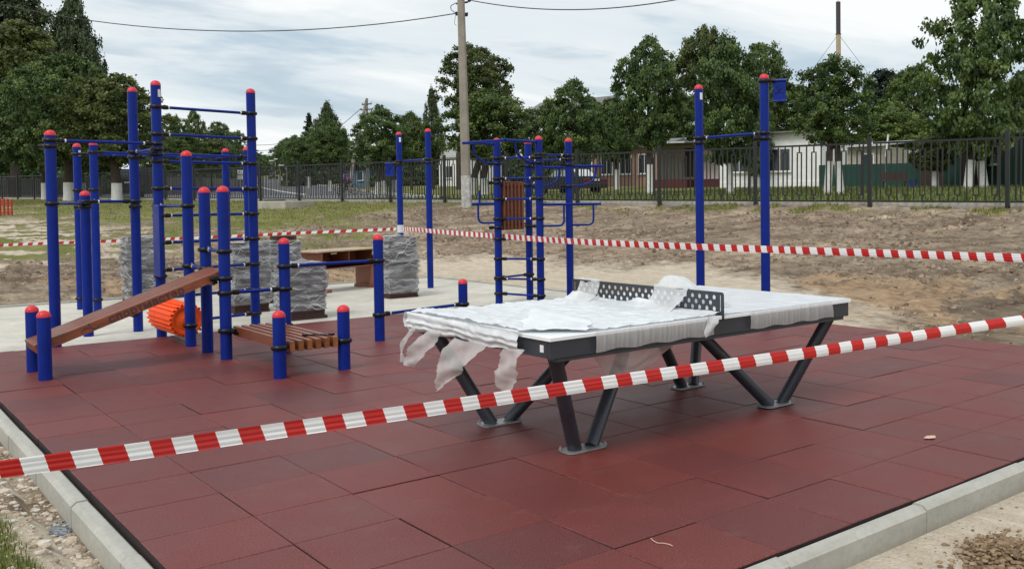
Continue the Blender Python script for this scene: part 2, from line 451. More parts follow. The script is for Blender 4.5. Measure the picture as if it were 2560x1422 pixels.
kerb_run('kerb', (PX0 - .06, PY1), (PX0 - .06, PY0 - .11), -.028)
kerb_run('kerb', (PX0 - .11, PY0 - .056), (PX1 + .11, PY0 - .056), -.006)
kerb_run('kerb', (PX1 + .06, PY0 - .02), (PX1 + .06, PY1), -.03)
kerb_run('kerb', (SLAB[1] + .05, PY1), (SLAB[1] + .05, SLAB[2] + .1), .0)
kerb_run('kerb', (SLAB[1], SLAB[2] + .05), (SLAB[0], SLAB[2] + .05), .0)
# the thin crack that a pale twig hides in, and the pale fleck on the paving
M_twig = mat('dry_straw', (.62, .42, .32), .8)
q = [ground_p for ground_p in [(0, 0)]]
def on_pad(px, py, z=0.0):
    d = ray(px, py); t = (z - EYE) / d.z; p_ = Vector((0, 0, EYE)) + d * t; return p_
tw = [on_pad(1100 + x / 3.2, 1050 + y / 3.2, .004) for x, y in ((1688, 942), (1705, 962), (1740, 980), (1790, 982), (1830, 990), (1860, 1003))]
tag(MB().tube(tw, .0022, 5).build('straw', M_twig), 'thin bent pale straw lying on the red rubber paving in front of the table', 'straw')
fl = on_pad(2326, 1094, .002)
mb = MB(); mb.add([(fl.x + .05 * math.cos(i * .7) * (1 + .3 * math.sin(i * 2.1)), fl.y + .03 * math.sin(i * .7), .006 if i % 2 else .009) for i in range(9)] + [(fl.x, fl.y, .011)], [(i, (i + 1) % 9, 9) for i in range(9)])
tag(mb.build('dry_leaf', M_twig), 'small dry pinkish leaf on the paving to the right of the table', 'leaf')
# ================================================================ blue workout equipment
def paint(name, c, rough=.32, spec=.5):
    m, n, l, b = nodes_of(name); v = mapped(n, l)
    f = ntex(n, l, 5, 5, .6, v); g = ntex(n, l, 260, 2, .5, v)
    l.new(nramp(n, l, f, [(.3, tuple(x * .86 for x in c)), (.7, tuple(x * 1.12 for x in c))]), b.inputs['Base Color'])
    l.new(nramp(n, l, f, [(.35, (rough - .05,) * 3), (.7, (rough + .12,) * 3)]), b.inputs['Roughness'])
    b.inputs['Specular IOR Level'].default_value = spec
    nbump(n, l, b, g, .12, .002); MATS[name] = m; return m
M_blue = paint('blue_powder_coat', (.0030, .0195, .215), .36, .20); M_cap = paint('red_plastic', (.66, .035, .045), .42, .35)
M_black = paint('black_plastic', (.008, .008, .010), .34, .3); M_bolt = mat('white_bolt_cap', (.75, .75, .75), .4)
M_white = mat('white_label', (.78, .79, .80), .5)
def wood(name, c, rough=.42):
    m, n, l, b = nodes_of(name); v = mapped(n, l, (2.0, 14, 14)); w2 = mapped(n, l, (1, 1, 1))
    f = ntex(n, l, 3.0, 6, .65, v, .6); g = ntex(n, l, 2.2, 4, .6, w2); oi = n.new('ShaderNodeObjectInfo')
    k = nramp(n, l, f, [(.25, tuple(x * .55 for x in c)), (.5, c), (.75, tuple(x * 1.35 for x in c))])
    k = nmix(n, l, .7, k, nramp(n, l, g, [(.3, (.75, .72, .7)), (.7, (1.2, 1.2, 1.2))]), 'MULTIPLY')
    k = nmix(n, l, 1.0, k, nramp(n, l, oi.outputs['Random'], [(0, (.84,) * 3), (1, (1.16,) * 3)]), 'MULTIPLY')
    l.new(k, b.inputs['Base Color']); b.inputs['Roughness'].default_value = rough; b.inputs['Coat Weight'].default_value = .3; b.inputs['Coat Roughness'].default_value = .3
    nbump(n, l, b, f, .2, .004); MATS[name] = m; return m
M_wood = wood('varnished_wood', (.195, .052, .018)); M_wood_end = wood('sawn_wood_end', (.27, .105, .03)); M_deskwood = wood('reddish_veneer', (.24, .075, .034)); M_ply = wood('pale_ply', (.50, .36, .21), .6)
PR = .054
def lathe_mesh(name, prof, mt, n=20):
    me = MB().lathe(prof, n).mesh(name, True, 40); me.materials.append(mt); return me
ME_cap = lathe_mesh('cap', [(PR + .001, 0), (PR + .001, .012)] + [(PR * math.cos(a_), .012 + .046 * math.sin(a_)) for a_ in [R(x) for x in (12, 30, 50, 70, 85)]] + [(.001, .0585)], M_cap)
mb = MB()
mb.lathe([(PR - .004, -.019), (PR + .008, -.021), (PR + .0165, -.013), (PR + .019, 0), (PR + .0165, .013), (PR + .008, .021), (PR - .004, .019)], 20, cap=False)
mb.tube([(PR + .004, 0, 0), (PR + .03, 0, 0), (PR + .075, 0, 0), (PR + .08, 0, 0)], [.02, .027, .026, .02], 10)
for s_ in (-1, 1): mb.tube([(PR + .03, s_ * .012, 0), (PR + .03, s_ * .034, 0)], .014, 8)
ME_clamp = mb.mesh('clamp', True, 40); ME_clamp.materials.append(M_black)
mb = MB(); mb.tube([(PR + .046, 0, -.002), (PR + .046, 0, .030)], .0075, 8); mb.tube([(PR + .08, 0, 0), (PR + .095, 0, 0)], .0195, 10)
ME_bolt = mb.mesh('bolt_cap', True, 40); ME_bolt.materials.append(M_bolt)
post_cache = {}
class Rig:
    """a connected piece of workout equipment: posts, clamps, bars"""
    def __init__(s, name, label, cat, loc, group=None): s.root = thing(name, label, cat, loc, group); s.p = {}
    def post(s, key, x, y, h, z0=0.0, sticker=None):
        k = (round(h, 2), round(z0, 2))
        if k not in post_cache:
            me = MB().lathe([(PR, z0 - .06), (PR, z0), (PR, h - .058)], 20).mesh('post', True, 40); me.materials.append(M_blue); post_cache[k] = me
        o = link('post', post_cache[k], None, s.root, xf((x, y, 0)))
        link('cap', ME_cap, None, o, xf((x, y, h - .058), random.uniform(0, 6)))
        if sticker is not None:
            mb = MB(); a0 = sticker; pts = [(x + (PR + .0015) * math.cos(a0 + t), y + (PR + .0015) * math.sin(a0 + t)) for t in (-.35, -.12, .12, .35)]
            mb.add([(p_[0], p_[1], z) for z in (h - .19, h - .105) for p_ in pts], [(i, i + 1, i + 5, i + 4) for i in range(3)])
            mb.build('sticker', M_white, o)
        s.p[key] = (Vector((x, y, 0)), o); return o
    def clamp(s, key, ang, z, bolt=True):
        c, o = s.p[key]
        k = link('clamp', ME_clamp, None, o, xf((c.x, c.y, z), ang))
        if bolt and random.random() < .75: link('bolt_cap', ME_bolt, None, s.p[key][1], xf((c.x, c.y, z), ang))
    def bar(s, a, b_, za, zb=None, r=.0175, dbl=False, name='crossbar'):
        zb = za if zb is None else zb
        A, B = s.p[a][0], s.p[b_][0]; d = (B - A); ang = math.atan2(d.y, d.x); d = d.normalized()
        s.clamp(a, ang, za); s.clamp(b_, ang + math.pi, zb)
        if dbl: s.clamp(a, ang + 2.2, za - .062, False); s.clamp(b_, ang - 2.2, zb - .062, False)
        return MB().tube([A + d * (PR + .06) + Vector((0, 0, za)), B - d * (PR + .06) + Vector((0, 0, zb))], r, 10).build(name, M_blue, s.root)
    def arm(s, key, pts, r=.019, name='handle'):
        """bent tube; the points are world positions"""
        return MB().tube(pts, r, 10).build(name, M_blue, s.root)
def bend(pts, rad=.06, k=5):
    """round the corners of a polyline"""
    pts = [Vector(p_) for p_ in pts]; out = [pts[0]]
    for i in range(1, len(pts) - 1):
        a, b_, c = pts[i - 1], pts[i], pts[i + 1]
        d1, d2 = (a - b_), (c - b_); r_ = min(rad, d1.length * .45, d2.length * .45)
        p0, p2 = b_ + d1.normalized() * r_, b_ + d2.normalized() * r_
        for t in range(k + 1):
            t /= k; out.append(p0 * (1 - t) ** 2 + b_ * 2 * t * (1 - t) + p2 * t * t)
    out.append(pts[-1]); return out

# ---- the large children's complex at the left
A = Rig('workout_complex', 'blue exercise complex with a wooden ramp, slatted bench and orange roller on the paving', 'workout equipment', (3.0, 10.4, 0))
A.post('p1', 1.50, 10.02, .60); A.post('p2', 1.50, 9.45, .60)
A.post('p10', 3.01, 10.58, 2.06); A.post('p11', 3.01, 10.02, 1.67); A.post('p12', 3.01, 9.45, 1.67)
A.post('p16', 3.02, 8.10, .58); A.post('p17', 3.60, 8.10, .58); A.post('p15', 3.59, 9.45, 1.15)
A.post('p18', 4.64, 9.52, 1.15); A.post('p19', 5.82, 9.75, .58)
zs = -.03
A.post('p3', 1.95, 11.62, 2.30, zs); A.post('p8', 3.02, 11.71, 2.91, zs, sticker=R(-62)); A.post('p9', 4.17, 11.96, 2.92, zs)
A.post('p7', 2.97, 12.53, 2.91, zs); A.post('p6', 2.43, 12.49, 1.67, zs)
A.bar('p3', 'p8', 2.19, dbl=True); A.bar('p8', 'p7', 2.13, dbl=True); A.bar('p3', 'p6', 1.52); A.bar('p6', 'p7', 1.54, dbl=True)
for z in (2.61, 2.30, 1.99, 1.68, 1.37, 1.06, .745, .43, .13): A.bar('p8', 'p9', z)
A.bar('p8', 'p10', 1.48); A.bar('p10', 'p11', .85); A.bar('p11', 'p12', 1.04); A.bar('p12', 'p15', .64); A.bar('p15', 'p18', .865); A.bar('p18', 'p19', .28)
A.clamp('p8', R(-90), .68, False); A.clamp('p12', R(180), .78, False); A.clamp('p11', R(200), .80, False); A.clamp('p10', R(90), .22, False); A.clamp('p8', R(-90), .20, False)
# board hung beside the tall post, seen almost edge on
MB().bevbox((2.955, 11.53, 1.09), (.03, .26, .80), .006).build('panel', M_blue, A.root, angle=30)
# ramp
def slat_box(a, b_, w, h, name, parent, mt=M_wood, b=.006):
    """a long bar from a to b; w sideways, h upwards"""
    a, b_ = Vector(a), Vector(b_); d = b_ - a
    xax = d.normalized(); yax = Vector((0, 0, 1)).cross(xax).normalized(); zax = xax.cross(yax)
    mtx = Matrix((xax, yax, zax)).transposed().to_4x4()
    mb = MB(); mb.bevbox((0, 0, 0), (d.length, w, h), b)
    o = mb.build(name, mt, parent, angle=30, world=Matrix.Translation((a + b_) / 2) @ mtx)
    return o, mtx
ramp = link('ramp', None, parent=A.root, world=Matrix.Translation((1.5, 9.73, .3)))
r0, r1 = Vector((1.44, 0, .283)), Vector((3.03, 0, .850))
for k in range(5):
    y = 9.535 + k * .0985
    o, mtx = slat_box((r0.x, y, r0.z - .02), (r1.x, y, r1.z - .02), .076, .084, 'slat', ramp, b=.008)
for t in (.06, .5, .94):
    q = r0.lerp(r1, t); MB().box((q.x, 9.73, q.z - .078), (.05, .46, .03), mat=Matrix.Rotation(-math.atan2(r1.z - r0.z, r1.x - r0.x), 4, 'Y')).build('cross_batten', M_black, ramp)
# burnt-in lettering along the side of the ramp
fc = bpy.data.curves.new('lettering', 'FONT'); fc.body = 'спортмастер'; fc.size = .098; fc.extrude = .0015; fc.align_x = 'CENTER'; fc.align_y = 'CENTER'; fc.space_character = 1.12; fc.offset = .003
fo = bpy.data.objects.new('tmp', fc); col.objects.link(fo)
dg = bpy.context.evaluated_depsgraph_get(); fme = bpy.data.meshes.new_from_object(fo.evaluated_get(dg)); bpy.data.objects.remove(fo)
M_burn = mat('burnt_lettering', (.080, .030, .030), .6); fme.materials.clear(); fme.materials.append(M_burn)
q = r0.lerp(r1, .56); ang = math.atan2(r1.z - r0.z, r1.x - r0.x)
wl_ = Matrix.Translation((q.x, 9.535 - .038 - .0012, q.z - .022)) @ Matrix.Rotation(-ang, 4, 'Y') @ Matrix.Rotation(R(90), 4, 'X')
link('lettering', fme, None, ramp, wl_)
mb = MB(); mb.tube([(-.08, -.012, 0), (-.045, .012, 0), (0, .002, 0), (.03, -.024, 0), (.07, -.012, 0)], .005, 6); mb.lathe([(.001, -.001), (.011, -.001), (.011, .001), (.001, .001)], 10, (.0, .026, 0))
q = r0.lerp(r1, .265); mb.build('emblem', M_burn, ramp, world=Matrix.Translation((q.x, 9.535 - .0385, q.z - .02)) @ Matrix.Rotation(-ang, 4, 'Y') @ Matrix.Rotation(R(90), 4, 'X'))
# bench of six slats
bench = link('bench', None, parent=A.root, world=Matrix.Translation((3.3, 8.75, .2)))
for k in range(6):
    x = 3.115 + k * .0775
    o, _ = slat_box((x, 8.055, .262), (x, 9.50, .262), .043, .09, 'slat', bench, b=.004)
    MB().box((x, 8.052, .262), (.040, .008, .085)).build('slat_end', M_wood_end, bench, smooth=False)
for y in (8.19, 9.36): MB().tube([(3.06, y, .25), (3.56, y, .25)], .014, 8).build('tie_rod', M_black, bench)
for k in range(5):
    for y in (8.19, 9.36): MB().tube([(3.115 + (k + .22) * .0775, y, .255), (3.115 + (k + .78) * .0775, y, .255)], .032, 10).build('spacer', M_black, bench)
mb = MB().tube([(3.33, 8.30, .313), (3.40, 8.27, .316), (3.47, 8.23, .315), (3.515, 8.19, .316)], .008, 6); mb.box((3.52, 8.185, .316), (.03, .05, .018), .4); mb.box((3.325, 8.305, .316), (.03, .04, .018), .2)
mb.build('strap', M_black, bench)
for kx, a_, z in (('p12', -70, .275), ('p16', 70, .26), ('p17', 110, .26), ('p15', -110, .27)): A.clamp(kx, R(a_), z)
# ribbed roller
M_orange = paint('orange_plastic', (.90, .105, .014), .5, .25)
mb = MB(); nr = 22; prof = []
for i in range(nr):
    for t, rr_ in ((.0, .158), (.30, .158), (.42, .183), (.72, .183), (.84, .158)): prof.append((2 * math.pi * (i + t) / nr, rr_))
npf = len(prof); yy0, yy1 = 10.70, 11.60; cz = .262
ys_ = (yy0, yy0 + .012, yy1 - .012, yy1)
for k, y in enumerate(ys_):
    sh = .965 if k in (0, 3) else 1
    mb.v += [(3.015 + rr_ * sh * math.cos(a_), y, cz + rr_ * sh * math.sin(a_)) for a_, rr_ in prof]
for k in range(3):
    for i in range(npf): j = (i + 1) % npf; mb.f.append((k * npf + i, k * npf + j, (k + 1) * npf + j, (k + 1) * npf + i)); mb.m.append(0)
roller = mb.build('roller', M_orange, A.root, angle=25)
for y, s_ in ((yy0 + .004, -1), (yy1 - .004, 1)):
    mb = MB(); mb.lathe([(.001, .004), (.045, .004), (.05, 0), (.118, -.006), (.13, .002), (.160, .0)], 40, cap=False)
    mb.build('end_disc', M_orange, roller, world=Matrix.Translation((3.015, y, cz)) @ Matrix.Rotation(R(90) * (1 if s_ < 0 else -1), 4, 'X'))
MB().tube([(3.015, 10.63, .235), (3.015, 11.66, .235)], .022, 10).build('axle', M_black, roller)

# ---- monkey bars behind it
B = Rig('monkey_bars', 'blue monkey bars on four posts standing on the concrete slab at the left', 'monkey bars', (4.2, 15.9, zs))
B.post('a', 2.99, 15.82, 2.41, zs, sticker=R(-60)); B.post('b', 3.08, 15.20, 2.41, zs); B.post('c', 5.21, 16.18, 2.41, zs); B.post('d', 5.34, 15.56, 2.41, zs)
B.bar('a', 'c', 2.25, r=.02); B.bar('b', 'd', 2.25, r=.02)
for k in range(7):
    t = (k + .5) / 7; p_ = Vector((2.99, 15.82, 2.25)).lerp(Vector((5.21, 16.18, 2.25)), t); q = Vector((3.08, 15.20, 2.25)).lerp(Vector((5.34, 15.56, 2.25)), t)
    MB().tube([p_, q], .015, 8).build('rung', M_blue, B.root)
for kx, z in (('a', 1.72), ('b', 1.72), ('a', .13), ('b', .15), ('c', 1.72), ('d', 1.72)): B.clamp(kx, R(80), z, False)
for kx, dx, dy in (('c', .26, -.12), ('d', -.30, .02)):
    c = B.p[kx][0]; s_ = Vector((c.x, c.y, 1.71)); e_ = Vector((c.x + dx, c.y + dy, 1.72))
    B.arm(kx, bend([s_, e_, (e_.x, e_.y, .55), (c.x, c.y, .55)], .10))

# ---- single pull-up bar with a plate, beyond the stacks
Cb = Rig('pull_up_bar', 'blue pull-up bar with barrier tape tied to it, behind the rightmost wrapped stack', 'pull-up bar', (8.24, 15.4, zs))
Cb.post('a', 8.22, 15.94, 2.78, zs, sticker=R(-95)); Cb.post('b', 8.27, 14.95, 2.78, zs); Cb.bar('a', 'b', 2.24, dbl=True)
def plate(rig, key, ang, ztop, w=.23, h=.25, em=True):
    c = rig.p[key][0]; d = Vector((math.cos(ang), math.sin(ang), 0)); rig.clamp(key, ang, ztop, False)
    mtx = Matrix.Rotation(ang, 4, 'Z'); m_ = c + d * (PR + .05 + w / 2)
    o = MB().bevbox((m_.x, m_.y, ztop - h / 2), (w, .006, h), .002, mat=mtx).build('plate', M_blue, rig.root, angle=30)
    for zz in (ztop, ztop - h): MB().tube([c + d * PR + Vector((0, 0, zz)) if zz == ztop else c + d * (PR + .05) + Vector((0, 0, zz)), c + d * (PR + .06 + w) + Vector((0, 0, zz))], .018 if zz == ztop else .012, 8).build('plate_rail', M_blue, o)
    if em:
        mb = MB(); f_ = (0, -.0055 if math.sin(ang - YAW) < 0.2 else .0055, 0)
        for pl in ([(-.035, .06), (-.012, .025), (0, .0)], [(.03, .055), (.018, .02), (0, .0)], [(0, .0), (-.02, -.018), (-.05, -.028)], [(0, .0), (.02, -.018), (.05, -.028)], [(-.004, .07), (.004, .062)]):
            mb.tube([(x, 0, z) for x, z in pl], .0045, 5)
        for sgn in (-1, 1):
            link('emblem', mb.mesh('emblem'), M_black, o, Matrix.Translation((m_.x, m_.y, ztop - h / 2 - .005)) @ mtx @ Matrix.Translation((0, sgn * .005, 0)))
    return o
plate(Cb, 'a', R(128), 2.20, .17, .22)

# ---- pull-up bar at the right
D = Rig('pull_up_bar', 'tall blue pull-up bar behind the tennis table, with a small plate', 'pull-up bar', (8.42, 7.85, 0))
D.post('a', 8.41, 8.37, 2.91, 0, sticker=R(-100)); D.post('b', 8.42, 7.31, 2.93); D.bar('a', 'b', 2.245, dbl=True)
plate(D, 'b', R(-62), 2.845, .15, .235)

# ---- four-post tower with ladder, handles, board
E_ = Rig('workout_tower', 'blue exercise tower with ladder rungs, bent handles and a slatted wooden board', 'workout equipment', (8.1, 11.6, zs))
E_.post('c2', 7.68, 11.84, 2.42, zs); E_.post('c4', 8.03, 11.27, 2.43, zs); E_.post('c3', 8.36, 12.02, 2.42, zs); E_.post('c5', 8.60, 11.31, 2.42, zs)
for z in (2.12, 1.82, 1.52, 1.23, .93, .64, .345, .125): E_.bar('c2', 'c4', z, z - (.0 if z > .2 else .02), r=.0155)
E_.bar('c4', 'c5', 2.16, r=.0155); E_.bar('c3', 'c5', 2.10, r=.0155); E_.bar('c2', 'c3', .36, r=.0155)
for kx, z in (('c2', 2.04), ('c4', 2.04), ('c3', 2.02), ('c3', 1.73), ('c5', 2.02), ('c5', 1.70), ('c2', 1.10), ('c3', 1.10), ('c2', 1.76)): E_.clamp(kx, R(random.choice((150, -40))), z, False)
e1, e2 = Vector((7.16, 11.86, 2.33)), Vector((7.37, 11.14, 2.34))
E_.arm('c2', [(7.68, 11.84, 2.33), e1], .021); E_.arm('c4', [(8.03, 11.27, 2.34), e2], .021); E_.arm('x', [e1 + (e1 - e2) * .06, e2], .021, 'crossbar')
E_.arm('c2', bend([(7.68, 11.84, 2.04), (7.46, 11.85, 2.05), (7.30, 11.86, 2.17), (7.29, 11.86, 2.33)], .1), .015, 'brace')
E_.arm('c4', bend([(8.03, 11.27, 2.04), (7.78, 11.22, 2.05), (7.57, 11.18, 2.17), (7.56, 11.18, 2.33)], .1), .015, 'brace')
for kx, ex in (('c5', (9.09, 11.09)), ('c3', (8.95, 11.79))):
    c = E_.p[kx][0]; e_ = Vector((*ex, 2.0)); d = e_ - Vector((c.x, c.y, 2.0))
    E_.arm(kx, [(c.x, c.y, 2.0), e_], .021)
    q = Vector((c.x, c.y, 2.0)) + d * .78
    E_.arm(kx, bend([(c.x, c.y, 1.70), Vector((c.x, c.y, 1.71)) + d * .45, Vector((c.x, c.y, 1.80)) + d * .76, q], .1), .015, 'brace')
for kx, dv, z0, z1 in (('c4', (.40, -.24), 1.43, 1.12), ('c5', (.41, -.25), 1.43, 1.12), ('c2', (-.33, .18), 1.45, 1.17)):
    c = E_.p[kx][0]; d = Vector((*dv, 0)); p_ = Vector((c.x, c.y, z0))
    E_.arm(kx, [p_, p_ + d], .020)
    q = p_ + d * .76
    E_.arm(kx, bend([q, (q.x, q.y, z1), (c.x, c.y, z1)], .09), .015, 'brace')
q = Vector((7.68, 11.84, 1.45)) + Vector((-.33, .18, 0)) * .7; E_.arm('c2', [q, q + Vector((0, 0, .2))], .014, 'stub')
board = link('board', None, parent=E_.root, world=Matrix.Translation((8.0, 11.93, 1.4)))
for k in range(6):
    q = Vector((7.77, 11.863, 0)).lerp(Vector((8.17, 11.97, 0)), k / 5)
    mb = MB(); mb.bevbox((0, 0, 0), (.043, .08, .72), .004, mat=Matrix.Rotation(math.atan2(.107, .40), 4, 'Z')); mb.build('slat', M_wood, board, angle=30, world=Matrix.Translation((q.x, q.y - .02, 1.42)))
for z in (1.70, 1.14): MB().tube([(7.74, 11.84, z), (8.26, 11.97, z)], .014, 8).build('tie_rod', M_black, board)
# ================================================================ tennis table
TX, TY, TL, TW, TH = 3.007, 4.142, 2.703, 1.552, .752
M_anth = paint('anthracite_powder_coat', (.029, .035, .047), .36, .55); M_top = mat('white_table_top', (.86, .88, .90), .38, .05, 2.0); M_galv = mat('galvanised_steel', (.36, .38, .39), .45, .25, 9, metal=.7, bump=.2)
tab = thing('tennis_table', 'outdoor table tennis table with white top, dark perforated steel net and slanted legs', 'tennis table', (TX + TL / 2, TY + TW / 2, 0))
XM = TX + TL / 2
for x0, x1 in ((TX, XM - .005), (XM + .005, TX + TL)):
    MB().bevbox(((x0 + x1) / 2, TY + TW / 2, TH - .0105), (x1 - x0, TW, .021), .003).build('table_top', M_top, tab, angle=30)
fi, fh, ft = .014, .098, .028
zc = TH - .0215 - fh / 2
for x0, x1, y0, y1 in ((TX + fi, TX + TL - fi, TY + fi, TY + fi + ft), (TX + fi, TX + TL - fi, TY + TW - fi - ft, TY + TW - fi), (TX + fi, TX + fi + ft, TY + fi + ft + .001, TY + TW - fi - ft - .001), (TX + TL - fi - ft, TX + TL - fi, TY + fi + ft + .001, TY + TW - fi - ft - .001), (XM - .06, XM + .06, TY + fi + ft + .001, TY + TW - fi - ft - .001)):
    MB().bevbox(((x0 + x1) / 2, (y0 + y1) / 2, zc), (x1 - x0, y1 - y0, fh), .003).build('frame_rail', M_anth, tab, angle=30)
for y in (TY + .03, TY + TW - .03):
    MB().bevbox((TX + TL / 2, y + (.03 if y < TY + 1 else -.03), TH - .0215 - fh - .012), (TL - .12, .075, .022), .004).build('lower_rail', M_anth, tab, angle=30)
for sx in (0, 1):
    for sy in (0, 1):
        fx = TX + (.468 if sx == 0 else TL - .468); fy = TY + (.323 if sy == 0 else TW - .323); ox, oy = (1 if sx else -1), (1 if sy else -1)
        pl = link('foot', None, parent=tab, world=Matrix.Translation((fx, fy, 0)))
        ring_ = []
        for cxn, cyn in ((1, 1), (-1, 1), (-1, -1), (1, -1)):
            for t in range(4):
                a_ = math.atan2(cyn, cxn) - math.pi / 4 + t * math.pi / 6; ring_.append((fx + cxn * .108 + .040 * math.cos(a_), fy + cyn * .030 + .040 * math.sin(a_)))
        MB().prism(ring_, .003, .013).build('foot_plate', M_galv, pl, angle=30)
        for qx in (-.135, .135): MB().lathe([(.014, 0), (.014, .006), (.007, .007), (.007, .02), (.001, .02)], 8, (fx + qx, fy + .045 * (1 if qx < 0 else -1), .013)).build('bolt', M_galv, pl)
        MB().tube([(fx + ox * .062, fy, .006), (fx + ox * .36, fy + oy * .215, .636)], .043, 18).build('leg', M_anth, tab, angle=40)
        MB().tube([(fx - ox * .062, fy, .006), (fx - ox * .62, fy - oy * .26, .636)], .043, 18).build('leg', M_anth, tab, angle=40)
# net plate with hexagonal holes
cu = bpy.data.curves.new('net', 'CURVE'); cu.dimensions = '2D'; cu.fill_mode = 'BOTH'; cu.extrude = .0025
def spl(pts):
    s_ = cu.splines.new('POLY'); s_.points.add(len(pts) - 1); s_.use_cyclic_u = True
    for p_, q in zip(s_.points, pts): p_.co = (q[0], q[1], 0, 1)
NW, NH = TW + .02, .148
rc = .018; op = [(0, -.03), (NW, -.03), (NW, NH - rc)] + [(NW - rc + rc * math.cos(t), NH - rc + rc * math.sin(t)) for t in (R(30), R(60), R(90))] + [(rc + rc * math.cos(t), NH - rc + rc * math.sin(t)) for t in (R(90), R(120), R(150))] + [(0, NH - rc)]
spl(op)
pit = .0655
for row in range(3):
    for k in range(22):
        x = .085 + k * pit + (pit / 2 if row % 2 else 0); y = .040 + row * .036
        if x > NW - .075: continue
        spl([(x + .0165 * math.cos(R(90) - a_), y + .0165 * math.sin(R(90) - a_)) for a_ in [R(60 * t) for t in range(6)]])
for x in (.030, NW - .030):
    spl([(x + (.0055) * math.cos(R(a_)) * s_, (y + .0055 * math.sin(R(a_)))) for s_, a_, y in ((1, -90, .03), (1, -30, .03), (1, 30, .125), (1, 90, .125), (1, 150, .125), (1, 210, .03))][::-1])
no = bpy.data.objects.new('tmp', cu); col.objects.link(no)
dg = bpy.context.evaluated_depsgraph_get(); nme = bpy.data.meshes.new_from_object(no.evaluated_get(dg)); bpy.data.objects.remove(no)
nme.materials.clear(); nme.materials.append(M_anth)
# plate stands across the table: its x axis runs from the near side to the far side
link('net', nme, None, tab, Matrix.Translation((XM, TY - .01, TH)) @ Matrix.Rotation(R(90), 4, 'Z') @ Matrix.Rotation(R(90), 4, 'X'))
# plain white sticker near the corner of the frame
MB().box((TX + fi - .0012, TY + .095, TH - .07), (.0016, .034, .040)).build('sticker', M_white, tab, smooth=False)

# ---------------------------------------------------------------- torn protective film
def film(name, c, alpha, rough=.38, streak=(1, 1, 1), tr=.35):
    m, n, l, b = nodes_of(name); v = mapped(n, l, streak)
    f = ntex(n, l, 9, 5, .6, v)
    l.new(nramp(n, l, f, [(.3, tuple(x * .9 for x in c)), (.7, c)]), b.inputs['Base Color'])
    b.inputs['Roughness'].default_value = rough; b.inputs['Specular IOR Level'].default_value = .5
    tl = n.new('ShaderNodeBsdfTranslucent'); tl.inputs[0].default_value = (*c, 1)
    tp = n.new('ShaderNodeBsdfTransparent'); mx = n.new('ShaderNodeMixShader'); mx.inputs[0].default_value = tr
    l.new(b.outputs[0], mx.inputs[1]); l.new(tl.outputs[0], mx.inputs[2])
    m2 = n.new('ShaderNodeMixShader'); l.new(nramp(n, l, f, [(.3, (alpha - .08,) * 3), (.7, (min(1, alpha + .08),) * 3)]), m2.inputs[0])
    l.new(tp.outputs[0], m2.inputs[1]); l.new(mx.outputs[0], m2.inputs[2])
    l.new(m2.outputs[0], n['Material Output'].inputs[0])
    nbump(n, l, b, ntex(n, l, 22, 4, .6, v), .35, .006); MATS[name] = m; return m
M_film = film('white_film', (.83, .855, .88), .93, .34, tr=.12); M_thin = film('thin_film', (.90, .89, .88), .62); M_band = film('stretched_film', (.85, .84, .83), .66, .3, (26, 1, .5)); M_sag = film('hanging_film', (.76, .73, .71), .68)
fr = thing('protective_film', 'torn white protective film draped over the tennis table, strips hanging from its end', 'plastic film', (TX + .6, TY + .7, TH + .006))
def wr(x, y, s=5.0, o=4): return noise.fractal(Vector((x * s, y * s, 1.3)), .8, 2.0, o)
def ridge(x, y, s): return abs(noise.noise(Vector((x * s * .35, y * s, 8.1))))
# sheet over the near half: lies on the top, bunches up at the end, runs up to the net
def sheet(a, t):
    """a: 0 at the table end .. 1 at the net; t: 0 at the camera side .. 1 at the far side"""
    y = TY + .012 + (TW - .02) * t
    cut = .27 * max(0, 1 - t / .17)                    # the corner nearest to the camera lies bare
    x = TX - .012 + cut + (XM - .014 - (TX - .012 + cut)) * a
    k = max(0, 1 - a / .10)
    bulk = .030 * math.exp(-((a - .05) / .09) ** 2) * (.35 + .65 * min(1, t / .3))
    up = .075 * max(0, (a - .93) / .07) ** 1.6 * (0.15 + smooth(.70, .95, t) * .5 + .5 * smooth(.35, .45, t) * smooth(.60, .50, t))
    cr = abs(noise.noise(Vector((x * 9 + y * 5, y * 4 - x * 2, 1.1)))); cr2 = abs(noise.noise(Vector((x * 22 - y * 9, y * 15, 6.1))))
    z = TH + .006 + .009 * max(0, wr(x, y, 3.2)) + .009 * (1 - cr) ** 6 + .004 * (1 - cr2) ** 5 + bulk * (.7 + .5 * wr(x, y, 7)) + up
    return (x, y, z)
MB().grid(96, 84, sheet).build('film_sheet', M_film, fr, angle=180)
# bunched skirt round the end of the table
def skirt(a, t):
    """a: 0 at the table edge .. 1 at the torn lower hem; t along the end"""
    y = TY + .26 + (TW - .25) * t; h = .118 + .022 * noise.noise(Vector((y * 4, 1.7, 0))) + .010 * noise.noise(Vector((y * 13, 5.2, 0)))
    bulge = .030 * math.sin(math.pi * min(1, a * .85 + .12)) * (.75 + .5 * noise.noise(Vector((y * 3, 9.1, 0))))
    fold = .013 * noise.noise(Vector((y * 5.5, a * 1.6, 2.0))) + .007 * noise.noise(Vector((y * 17 + a * 2, a * 5, 4.0))) + .004 * math.sin(a * 21 + y * 4)
    return (TX - .016 - bulge - fold, y, TH + .016 + .014 * math.sin(math.pi * min(1, a * 3)) - a * h)
MB().grid(90, 26, lambda t, a: skirt(a, t)).build('film_skirt', M_film, fr, angle=180)
def farend(a, t):
    x = TX - .045 + .42 * t; h = .10 * (1 - .75 * t)
    return (x, TY + TW + .012 + .022 * math.sin(math.pi * a) + .010 * wr(x, a, 8), TH + .018 - a * h)
MB().grid(16, 10, lambda t, a: farend(a, t)).build('film_skirt', M_film, fr, angle=180)
